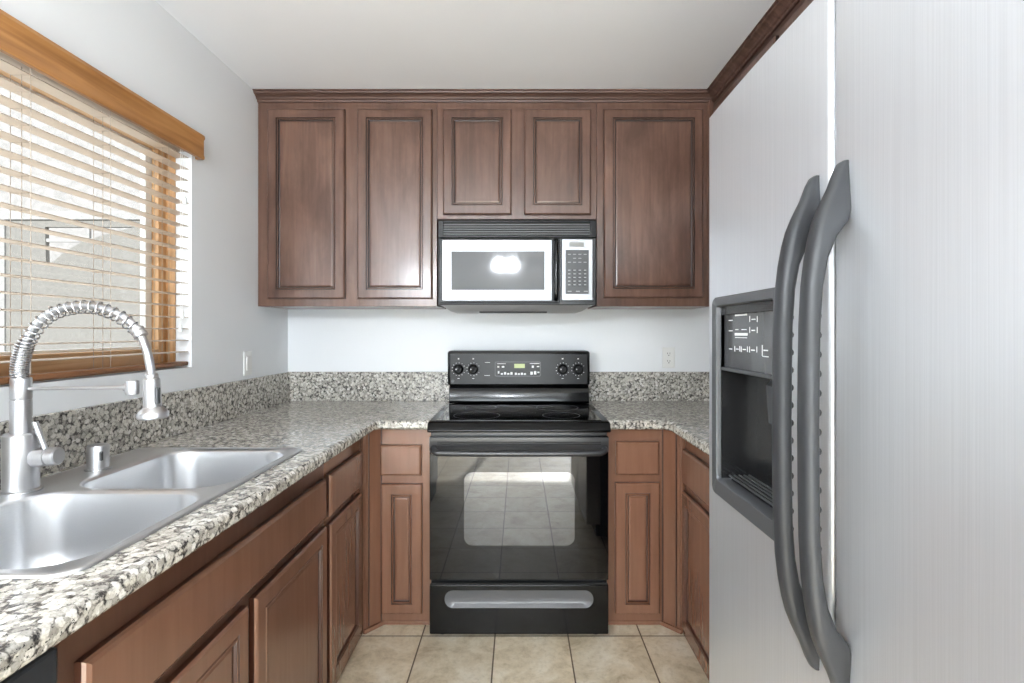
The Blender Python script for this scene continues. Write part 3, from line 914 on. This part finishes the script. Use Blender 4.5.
cpn = MB(); rect_loft(cpn, OB, mx(561.3), mx(592), mz(300.8), mz(240), [(0, 0.0005), (0, 0.023), (0.002, 0.0255)])
cpp = cpn.build('control_panel', M['micro_steel'], mw)
k1 = MB(); rect_loft(k1, OB, mx(565), mx(588), mz(294.4), mz(250.8), [(0, 0.0257), (0.0005, 0.0265)])
kpd = k1.build('keypad', M['mw_keys'], cpp)
k2 = MB(); rect_loft(k2, OB, mx(568.9), mx(583.3), mz(247.8), mz(243.0), [(0, 0.0257), (0.0005, 0.0265)])
k2.build('display', M['mw_display'], cpp)
bt = MB()
for r in range(3):
    for c in range(4):
        if r == 1 and c in (0, 3): continue
        bt.box(mx(567.3 + c * 5.2), mx(570.3 + c * 5.2), MY - 0.0269, MY - 0.0263, mz(255.6 + r * 3.9), mz(254.8 + r * 3.9))
for r in range(5):
    for c in range(4):
        bt.box(mx(567.5 + c * 5.2), mx(569.9 + c * 5.2), MY - 0.0269, MY - 0.0263, mz(271.4 + r * 3.6), mz(270.3 + r * 3.6))
for c in (0, 1.6, 3.1):
    bt.box(mx(567 + c * 5.2), mx(571 + c * 5.2), MY - 0.0269, MY - 0.0263, mz(292.2), mz(291.3))
absorb(kpd, bt, M['dim_print'])
k3 = MB()
for r in range(5):
    for c in range(3):
        k3.box(mx(571.5 + c * 5.2), mx(574.9 + c * 5.2), MY - 0.0268, MY - 0.0262, mz(272.5 + r * 3.6), mz(269.8 + r * 3.6))
absorb(kpd, k3, M['black_sat'])

# ------------------------------------------------------------------ range
rg_ = thing('electric_range', 'freestanding glossy black electric range between the base cabinets', 'range', (0, 2.5, 0))
HW = 0.3795
MB().box(-HW + 0.004, HW - 0.004, 2.175, YB - 0.022, 0.02, 0.902, 0.003).build('body', M['black_sat'], rg_)
mb = MB()
for (x, y) in ((-0.33, 2.21), (0.33, 2.21), (-0.33, 2.80), (0.33, 2.80)):
    f = MB(); f.lathe((x, y, 0), (x, y, 0.0195), [(0, 0.018), (0.4, 0.018), (0.5, 0.01), (1, 0.01)], 14); f.build('foot', M['black_sat'], rg_)
mb.bm.free()
# cooktop frame: lip hanging over the front
DY = 2.156   # door front plane
ct = MB()
ct.prism([(2.124, 0.884), (2.121, 0.888), (2.138, 0.917), (2.146, 0.921), (2.700, 0.921), (2.700, 0.903), (2.150, 0.903), (2.150, 0.880), (2.130, 0.880)],
         lambda u, v, q: Vector((q, u, v)), -0.3835, 0.3835)
cto = ct.build('cooktop', M['black_gloss'], rg_, bevel=0.004, seg=3)
gl = MB().box(-0.352, 0.352, 2.172, 2.660, 0.9212, 0.9245, 0.001)
glo = gl.build('glass_top', M['cooktop'], cto)
for (x, y, r) in ((-0.19, 2.30, 0.105), (0.19, 2.30, 0.085), (-0.19, 2.54, 0.08), (0.19, 2.54, 0.105)):
    q = MB(); n = 48
    rings = []
    for (rad, z) in ((r, 0.9246), (r, 0.9249), (r - 0.003, 0.9249), (r - 0.003, 0.9246)):
        rings.append([Vector((x + rad * math.cos(2 * PI * i / n), y + rad * math.sin(2 * PI * i / n), z)) for i in range(n)])
    q.ringloft(rings + [rings[0]], False, False)
    bmesh.ops.remove_doubles(q.bm, verts=q.bm.verts[:], dist=1e-6)
    q.build('burner_ring', M['grey_plastic'], glo)
# backguard
BGY = 2.684
def gx(x): return (x - 518.2) / 190.0
def gz(y): return 1.3 + (332 - y) / 190.0
lo = MB()
lo.prism([(YB - 0.022, 0.922), (2.700, 0.922), (2.690, 0.934), (2.694, 0.975), (2.706, 1.005), (2.716, 1.018), (YB - 0.022, 1.018)],
         lambda u, v, q: Vector((q, u, v)), gx(447.8), gx(588.6))
lo.build('lower_panel', M['black_gloss'], rg_, bevel=0.003)
bgm = MB()
prof2 = rr((gx(446.6) + gx(589.2)) / 2, (1.018 + gz(351)) / 2, (gx(589.2) - gx(446.6)) / 2, (gz(351) - 1.018) / 2, 0.013, 5)
bgm.ringloft([[Vector((x, YB - 0.022, z)) for x, z in prof2], [Vector((x, BGY + 0.010, z)) for x, z in prof2],
              [Vector((x * 0.992, BGY + 0.002, (z - 1.11) * 0.97 + 1.11)) for x, z in prof2],
              [Vector((x * 0.984, BGY, (z - 1.11) * 0.94 + 1.11)) for x, z in prof2]])
bgo = bgm.build('backguard', M['black_gloss'], rg_, smooth=True, ang=40)
G = on_back(BGY)
ctp = MB(); prof3 = rr((gx(449.5) + gx(586.5)) / 2, (gz(384) + gz(354)) / 2, (gx(586.5) - gx(449.5)) / 2, (gz(354) - gz(384)) / 2, 0.008, 4)
ctp.ringloft([[G(x, z, 0.0002) for x, z in prof3], [G(x, z, 0.0012) for x, z in prof3]])
cpo = ctp.build('control_panel', M['panel_grey'], bgo)
# display
dsp = MB(); pr = rr((gx(494) + gx(540)) / 2, (gz(376.5) + gz(361.5)) / 2, (gx(540) - gx(494)) / 2, (gz(361.5) - gz(376.5)) / 2, 0.008, 4)
dsp.ringloft([[G(x, z, 0.0013) for x, z in pr], [G(x, z, 0.0022) for x, z in pr]])
dspo = dsp.build('keypad', M['mw_keys'], cpo)
dk = MB(); pr = rr((gx(494.8) + gx(539.2)) / 2, (gz(375.7) + gz(362.3)) / 2, (gx(539.2) - gx(494.8)) / 2, (gz(362.3) - gz(375.7)) / 2, 0.006, 4)
dk.ringloft([[G(x, z, 0.0023) for x, z in pr], [G(x, z, 0.0026) for x, z in pr]]); dk.build('keypad_face', M['panel_grey'], dspo)
MB().box(gx(513.5), gx(524), BGY - 0.0034, BGY - 0.0027, gz(368), gz(363.8)).build('display', M['lcd'], dspo)
pt = MB()
def mk(x0, x1, y0, y1): pt.box(gx(x0), gx(x1), BGY - 0.0032, BGY - 0.0027, gz(y1), gz(y0))
mk(496.5, 505, 363.4, 363.9); mk(496.5, 498.5, 366, 367.6); mk(501, 503.5, 366, 367.6)
for i in range(4): mk(500 + i * 3.2, 502.2 + i * 3.2, 373 - (i % 2) * 1.0, 374.6)
for i in range(4): mk(514 + i * 3.0, 516.2 + i * 3.0, 372.6 + (i % 2) * 0.5, 374.8)
mk(497, 498.6, 371, 373.6)
mk(529, 538.5, 363.2, 363.8); mk(531, 533, 365.6, 367.8); mk(536, 538.4, 366, 367)
mk(529.5, 532, 371.6, 374.6); mk(533.2, 535.5, 371, 374.4); mk(536.5, 538.6, 371.6, 373)
absorb(dspo, pt, M['mark_white'])
pt = MB()
def mk2(x0, x1, y0, y1): pt.box(gx(x0), gx(x1), BGY - 0.0018, BGY - 0.0013, gz(y1), gz(y0))
mk2(484, 489.2, 362.2, 362.7); mk2(483.6, 489.2, 375.2, 375.7)
absorb(cpo, pt, M['mark_white'])
MB().lathe((gx(452), BGY - 0.0012, gz(381)), (gx(452), BGY - 0.0022, gz(381)), [(0, 0.008), (1, 0.008)], 20).build('round_badge', M['mw_keys'], cpo)
for kx in (457.8, 472.5, 561.8, 577.3):
    kz = 369.2
    x, z = gx(kx), gz(kz)
    kb = MB(); kb.lathe((x, BGY - 0.0012, z), (x, BGY - 0.026, z), [(0, 0.0265), (0.25, 0.0265), (0.35, 0.023), (0.85, 0.021), (1, 0.018)], 28)
    ko = kb.build('knob', M['knob_black'], bgo, smooth=True)
    pp = MB().box(x - 0.004, x + 0.004, BGY - 0.034, BGY - 0.0255, z - 0.019, z + 0.019, 0.002)
    pp.bm.transform(Matrix.Translation((x, 0, z)) @ Matrix.Rotation(math.radians(20), 4, 'Y') @ Matrix.Translation((-x, 0, -z)))
    pp.build('grip', M['knob_black'], ko)
    MB().box(x - 0.013, x - 0.008, BGY - 0.0266, BGY - 0.0260, z - 0.002, z + 0.004).build('pointer', M['mark_white'], ko)
    tk = MB()
    for i in range(12):
        a = math.radians(-60 + i * 300 / 11 - 90 + 0)
        cx_, cz_ = x + 0.034 * math.cos(a + PI), z + 0.034 * math.sin(a + PI)
        tk.box(cx_ - 0.0013, cx_ + 0.0013, BGY - 0.0017, BGY - 0.0013, cz_ - 0.0018, cz_ + 0.0018)
    tk.box(x - 0.004, x + 0.004, BGY - 0.0017, BGY - 0.0013, z + 0.052, z + 0.058)
    tk.box(x - 0.005, x + 0.005, BGY - 0.0017, BGY - 0.0013, z - 0.050, z - 0.0475)
    absorb(cpo, tk, M['mark_white'])
# oven door
OD = on_back(DY)
od = MB()
od.box(-HW + 0.001, HW - 0.001, DY, 2.1745, 0.252, 0.858, 0.003)
odo = od.build('oven_door', M['oven_door'], rg_)
tr = MB()
tr.prism([(DY - 0.0005, 0.857), (DY - 0.006, 0.855), (DY - 0.006, 0.802), (DY - 0.0005, 0.792)], lambda u, v, q: Vector((q, u, v)), -HW + 0.001, HW - 0.001)
tr.build('top_trim', M['trim_grey'], odo, bevel=0.001)
for zz in (0.833, 0.8245):
    MB().box(-0.345, 0.345, DY - 0.0068, DY - 0.0062, zz, zz + 0.0045).build('vent_slot', M['dark_gap'], odo)
hb = MB()
hp = [(-0.360, DY - 0.007, 0.808), (-0.358, DY - 0.025, 0.806), (-0.345, DY - 0.042, 0.802), (-0.30, DY - 0.050, 0.799), (0, DY - 0.052, 0.798), (0.30, DY - 0.050, 0.799), (0.345, DY - 0.042, 0.802), (0.358, DY - 0.025, 0.806), (0.360, DY - 0.007, 0.808)]
hb.tube(catmull([Vector(p) for p in hp], 6), 0.0125, 16)
hb.build('handle', M['trim_grey'], odo, smooth=True)
ow = MB(); pr = rr(0.0017, 0.5525, 0.2335, 0.155, 0.035, 7)
ow.ringloft([[OD(x, z, 0.0002) for x, z in pr], [OD(x, z, 0.0008) for x, z in pr]])
ow.build('oven_window', M['oven_window'], odo)
# drawer
dw_ = MB()
dw_.box(-HW + 0.001, HW - 0.001, DY - 0.002, 2.1745, 0.022, 0.232, 0.005)
dwo = dw_.build('drawer', M['black_gloss'], rg_)
cut(dwo, MB().prism(rr(0.0, 0.171, 0.315, 0.038, 0.036, 8), lambda u, v, q: Vector((u, q, v)), DY - 0.05, DY + 0.010))
rcs = MB(); pa = rr(0.0, 0.171, 0.3145, 0.0375, 0.036, 8); pb = rr(0.0, 0.162, 0.285, 0.014, 0.0135, 8)
rcs.ringloft([[Vector((x, DY - 0.0015, z)) for x, z in pa], [Vector((x, DY + 0.0095, z)) for x, z in pb]], False, True)
rcs.build('drawer_pull', M['pull_reflected_grey'], dwo, smooth=True)
MB().box(-HW + 0.01, HW - 0.01, DY - 0.0035, 2.1745, 0.234, 0.2395).build('drawer_top', M['dark_gap'], rg_)

# ------------------------------------------------------------------ refrigerator
RX = 0.42; RY0, RYM, RY1, RZ = 0.20, 0.682, 1.132, 1.772
rf = thing('refrigerator', 'large side-by-side stainless steel refrigerator filling the right side', 'refrigerator', (0.85, 0.66, 0))
MB().box(RX + 0.088, XR - 0.02, RY0 + 0.003, RY1 - 0.003, 0.02, RZ - 0.012, 0.004).build('body', M['fridge_side'], rf)
for (x, y) in ((0.56, 0.26), (0.56, 1.06), (1.22, 0.26), (1.22, 1.06)):
    MB().lathe((x, y, 0), (x, y, 0.0195), [(0, 0.02), (1, 0.02)], 14).build('foot', M['black_sat'], rf)
MB().box(RX + 0.060, RX + 0.087, RY0 + 0.01, RY1 - 0.01, 0.022, 0.095, 0.003).build('kick_grille', M['grey_plastic'], rf)
def fdoor(y0, y1):
    # slightly crowned front with rounded vertical edges
    pts = []
    r = 0.008
    pts.append((RX + 0.085, y0)); pts.append((RX + r, y0))
    for k in range(1, 7):
        a = PI / 2 * k / 6
        pts.append((RX + r - r * math.sin(a), y0 + r - r * math.cos(a)))
    for k in range(1, 12):
        t_ = k / 12
        pts.append((RX - 0.003 * math.sin(PI * t_), y0 + r + (y1 - y0 - 2 * r) * t_))
    for k in range(0, 7):
        a = PI / 2 * k / 6
        pts.append((RX + r - r * math.cos(a), y1 - r + r * math.sin(a)))
    pts.append((RX + 0.085, y1))
    m = MB(); m.prism(pts, lambda u, v, q: Vector((u, v, q)), 0.10, RZ)
    return m
fd = fdoor(RYM + 0.006, RY1).build('freezer_door', M['fridge_steel'], rf, smooth=True, ang=50)
DZ0, DZ1, DY0, DY1 = 0.962, 1.372, 0.800, 1.083
cut(fd, MB().box(RX - 0.05, RX + 0.075, DY0 + 0.022, DY1 - 0.026, 0.985, 1.358))
fd.data.polygons.foreach_set('use_smooth', [True] * len(fd.data.polygons)); fd.data.set_sharp_from_angle(angle=math.radians(50))
rd = fdoor(RY0, RYM - 0.001).build('fridge_door', M['fridge_steel'], rf, smooth=True, ang=50)
# strip between the doors
MB().box(RX + 0.012, RX + 0.05, RYM - 0.0005, RYM + 0.0055, 0.10, RZ - 0.002, 0.001).build('door_gasket', M['grey_plastic'], rf)
# bezel
def FR(y, z, h): return Vector((RX - h, y, z))
cy, cz = (DY0 + DY1) / 2, (DZ0 + DZ1) / 2
ob = rr(cy, cz, (DY1 - DY0) / 2, (DZ1 - DZ0) / 2, 0.014, 5)
iy0, iy1, iz0, iz1 = DY0 + 0.022, DY1 - 0.026, 0.996, 1.353
ib = rr((iy0 + iy1) / 2, (iz0 + iz1) / 2, (iy1 - iy0) / 2, (iz1 - iz0) / 2, 0.006, 5)
def sh_(pts, k):
    return [(cy + (y - cy) * k, cz + (z - cz) * k) for y, z in pts]
bz = MB()
bz.ringloft([[FR(y, z, 0.0005) for y, z in ob], [FR(y, z, 0.008) for y, z in ob], [FR(y, z, 0.011) for y, z in sh_(ob, 0.985)],
             [FR(y, z, 0.011) for y, z in sh_(ib, 1.01)], [FR(y, z, 0.008) for y, z in ib], [FR(y, z, -0.020) for y, z in ib]], False, False)
bzo = bz.build('dispenser_frame', M['grey_plastic'], fd, smooth=True, ang=40)
# control face
dpo = MB().box(RX + 0.006, RX + 0.030, iy0 - 0.002, iy1 + 0.002, 1.226, 1.354, 0.002).build('dispenser_panel', M['dispenser_panel'], bzo)
MB().box(RX - 0.001, RX + 0.0055, iy0, iy1, 1.335, 1.3525, 0.001).build('dispenser_hood', M['dispenser_black'], bzo)
MB().box(RX - 0.004, RX + 0.010, iy0, iy1, 1.222, 1.2275, 0.001).build('dispenser_ledge', M['grey_plastic'], bzo)
mk_ = MB()
def dm(xp0, xp1, yp0, yp1):
    s = 510.0 / ((RX + 0.0055))
    ya, yb = (RX + 0.0055) * 510 / (xp0 - 519), (RX + 0.0055) * 510 / (xp1 - 519)
    ym = (ya + yb) / 2
    za, zb2 = 1.3 + (332 - yp0) / 510 * ym, 1.3 + (332 - yp1) / 510 * ym
    mk_.box(RX + 0.0052, RX + 0.0058, min(ya, yb), max(ya, yb), min(za, zb2), max(za, zb2))
for (a, b, c, d) in ((735, 747, 314.2, 315.8), (728.8, 732.5, 320, 320.8), (728.8, 732.5, 330.4, 331.2), (735.3, 738.3, 329.2, 330), (741.5, 746.5, 329.2, 330),
                     (734.8, 747.5, 333, 335.6), (735.2, 747, 337.3, 338), (751.6, 755.4, 318.8, 319.8), (751.6, 755, 329.8, 331), (749.5, 750, 316, 322), (757, 757.5, 316, 322),
                     (749.5, 750, 327, 333), (757, 757.5, 327, 333), (729, 732, 348.5, 349.3), (736, 738.6, 348.7, 349.5), (742.8, 745.8, 349, 350), (751.2, 754.8, 349.6, 350.8),
                     (741, 741.5, 346.5, 352), (747.2, 747.7, 346.5, 352), (749.3, 749.8, 346.5, 352.5), (756.6, 757.1, 346.5, 352.5), (734.6, 735, 346, 351.5), (739.6, 740, 346, 351.5),
                     (762, 762.6, 345, 356), (763.5, 768, 349.8, 351), (762.5, 768.5, 356.2, 357)):
    dm(a, b, c, d)
absorb(dpo, mk_, M['mark_white'])
# recess
cv = MB()
cx0, cx1 = RX + 0.012, RX + 0.0745
zf0, zf1 = 0.986, 1.2215
prof = [(cx0, iy0 - 0.0035), (cx0 + 0.02, iy0 + 0.002)]
cv.faces([(RX - 0.001, iy0 + 0.0015, zf1), (RX - 0.001, iy1 - 0.0015, zf1), (cx1 - 0.002, iy1 - 0.0015, zf1), (cx1 - 0.002, iy0 + 0.0015, zf1),
          (RX - 0.001, iy0 + 0.0015, zf0 + 0.008), (RX - 0.001, iy1 - 0.0015, zf0 + 0.008), (cx1 - 0.002, iy1 - 0.0015, zf0 + 0.016), (cx1 - 0.002, iy0 + 0.0015, zf0 + 0.016)],
         [(0, 1, 2, 3), (4, 5, 6, 7), (1, 5, 6, 2), (0, 4, 7, 3), (2, 3, 7, 6)])
cvo = cv.build('dispenser_recess', M['dispenser_black'], bzo)
for i in range(5):
    xx = RX + 0.010 + i * 0.010
    MB().box(xx, xx + 0.004, iy0 + 0.01, iy1 - 0.01, zf0 + 0.0185, zf0 + 0.0215, 0.001).build('drip_bar', M['grey_plastic'], cvo)
MB().prism([(RX + 0.045, 1.13), (RX + 0.040, 1.20), (RX + 0.048, 1.21), (RX + 0.052, 1.13)], lambda u, v, q: Vector((u, q, v)), 0.90, 0.95).build('paddle', M['grey_plastic'], cvo)
MB().lathe((RX + 0.03, 0.872, 1.13), (RX + 0.03, 0.872, 1.20), [(0, 0.008), (0.2, 0.013), (1, 0.013)], 16).build('water_lever', M['white_plastic'], cvo)

# handles
def fhandle(ym, yt, w, wt, name_parent, label):
    zt_, zbm = 1.519, 0.827
    zc_ = (zt_ + zbm) / 2; H2 = (zt_ - zbm) / 2
    stn = [(0.0, 0.006, 0.0), (0.003, 0.010, 0.0), (0.014, 0.016, 0.0), (0.035, 0.024, 0.0), (0.060, 0.036, 0.0005), (0.078, 0.043, 0.006), (0.098, 0.048, 0.022), (0.126, 0.053, 0.034), (0.160, 0.057, 0.040), (0.21, 0.0595, 0.0435), (0.27, 0.0605, 0.0445), (H2, 0.061, 0.045)]
    full = [(zt_ - d, po, pi, d) for d, po, pi in stn] + [(zbm + d, po, pi, d) for d, po, pi in reversed(stn[:-1])]
    rings = []
    for z, po, pi, d in full:
        t_ = min(1, d / 0.11)
        yc = yt + (ym - yt) * t_
        hw = (wt + (w - wt) * t_) / 2
        x_out, x_in = RX - po, RX + 0.0015 - pi
        dep = x_in - x_out
        rd_ = min(0.008, dep * 0.45, hw * 0.8)
        ring = [(x_in, yc - hw * 0.75), (x_in - 0.2 * dep, yc - hw)]
        for k in range(5):
            a = PI / 2 * k / 4
            ring.append((x_out + rd_ - rd_ * math.sin(a), yc - hw + rd_ - rd_ * math.cos(a)))
        for k in range(5):
            a = PI / 2 * k / 4
            ring.append((x_out + rd_ - rd_ * math.cos(a), yc + hw - rd_ + rd_ * math.sin(a)))
        ring += [(x_in - 0.2 * dep, yc + hw), (x_in, yc + hw * 0.75)]
        rings.append([Vector((x, y, z)) for x, y in ring])
    m = MB(); m.ringloft(rings)
    h = m.build('handle', M['handle_grey'], name_parent, smooth=True, ang=50)
    rm = MB()
    for i in range(15):
        z = 1.345 - i * 0.0245 * 1.0
        rm.lathe((RX - 0.0435, ym - w * 0.3, z), (RX - 0.0435, ym + w * 0.3, z), [(0, 0.0035), (0.1, 0.0055), (0.9, 0.0055), (1, 0.0035)], 10)
    rm.build('grip_ridges', M['handle_grey'], h, smooth=True)
    return h
fhandle(0.7155, 0.7195, 0.030, 0.014, fd, None)
fhandle(0.6500, 0.6560, 0.029, 0.015, rd, None)
# hinge cover on top
MB().box(RX + 0.02, RX + 0.10, RY1 - 0.07, RY1 - 0.01, RZ - 0.0115 + 0.0125, RZ + 0.022, 0.005).build('hinge_cover', M['grey_plastic'], rf)

# ------------------------------------------------------------------ electric fittings
def outlet(fn, a, z, name, label):
    fnl = fn
    p = fn(a, z, 0)
    t = thing(name, label, 'outlet' if name == 'wall_outlet' else 'switch', tuple(p))
    m = MB(); rect_loft(m, fn, a - 0.035, a + 0.035, z - 0.0575, z + 0.0575, [(0, 0.0005), (0, 0.003), (0.003, 0.006)])
    m.build('cover_plate', M['white_plastic'], t)
    if name == 'wall_outlet':
        for dz in (0.021, -0.021):
            m = MB(); pr = rr(a, z + dz, 0.017, 0.0145, 0.010, 4)
            m.ringloft([[fn(x, y, 0.0062) for x, y in pr], [fn(x, y, 0.0078) for x, y in pr]])
            s_ = m.build('socket', M['white_plastic'], t)
            m = MB()
            for (da, w_) in ((-0.007, 0.0025), (0.006, 0.0025)):
                rect_loft(m, fn, a + da - w_ / 2, a + da + w_ / 2, z + dz - 0.001, z + dz + 0.008, [(0, 0.0079), (0.0002, 0.0083)])
            rect_loft(m, fn, a - 0.0025, a + 0.0025, z + dz - 0.010, z + dz - 0.005, [(0, 0.0079), (0.0002, 0.0083)])
            m.build('slot', M['socket'], s_)
    else:
        m = MB(); rect_loft(m, fn, a - 0.017, a + 0.017, z - 0.033, z + 0.033, [(0, 0.0062), (0.001, 0.009)])
        m.build('rocker', M['white_plastic'], t)
    return t
outlet(on_back(YB), 0.843, 1.155, 'wall_outlet', 'white duplex outlet on the back wall above the right backsplash')
outlet(on_left(XL), 2.443, 1.150, 'wall_switch', 'white wall plate on the left wall beside the window, above the backsplash')

# ------------------------------------------------------------------ light fixtures outside the view: an added fill, and the mirrored pendant
cl = thing('offscreen_light', 'added two-globe fill light hanging near the left wall behind the camera', 'lamp', (-1.02, -0.55, ZC))  # unseen fill added to brighten the ceiling and left wall
MB().lathe((-1.02, -0.55, ZC - 0.001), (-1.02, -0.55, 1.90), [(0, 0.09), (0.12, 0.09), (0.2, 0.012), (1, 0.012)], 20).build('stem', M['brass'], cl, smooth=True)
for sx in (-0.10, 0.10):
    MB().tube([(-1.02, -0.55, 1.91), (-1.02 + sx, -0.55, 1.92)], 0.008, 10).build('arm', M['brass'], cl, smooth=True)
    MB().lathe((-1.02 + sx, -0.55, 1.78), (-1.02 + sx, -0.55, 1.93), [(0, 0.03), (0.15, 0.06), (0.45, 0.07), (0.8, 0.045), (1, 0.02)], 20).build('lamp_shade', M['fill_globe'], cl, smooth=True)
ch = thing('offscreen_light', 'two-globe hanging light in the room behind the kitchen', 'lamp', (-0.19, -1.95, ZC))
MB().lathe((-0.19, -1.95, ZC - 0.001), (-0.19, -1.95, 2.22), [(0, 0.06), (0.08, 0.06), (0.1, 0.01), (1, 0.01)], 20).build('stem', M['brass'], ch, smooth=True)
for sx in (-0.075, 0.095):
    MB().tube([(-0.19, -1.95, 2.27), (-0.19 + sx * 0.6, -1.95, 2.25), (-0.19 + sx, -1.95, 2.29)], 0.008, 10).build('arm', M['brass'], ch, smooth=True)
    MB().lathe((-0.19 + sx, -1.95, 2.12), (-0.19 + sx, -1.95, 2.285), [(0, 0.035), (0.15, 0.075), (0.45, 0.085), (0.8, 0.05), (1, 0.02)], 20).build('lamp_shade', M['fixture_glass'], ch, smooth=True)
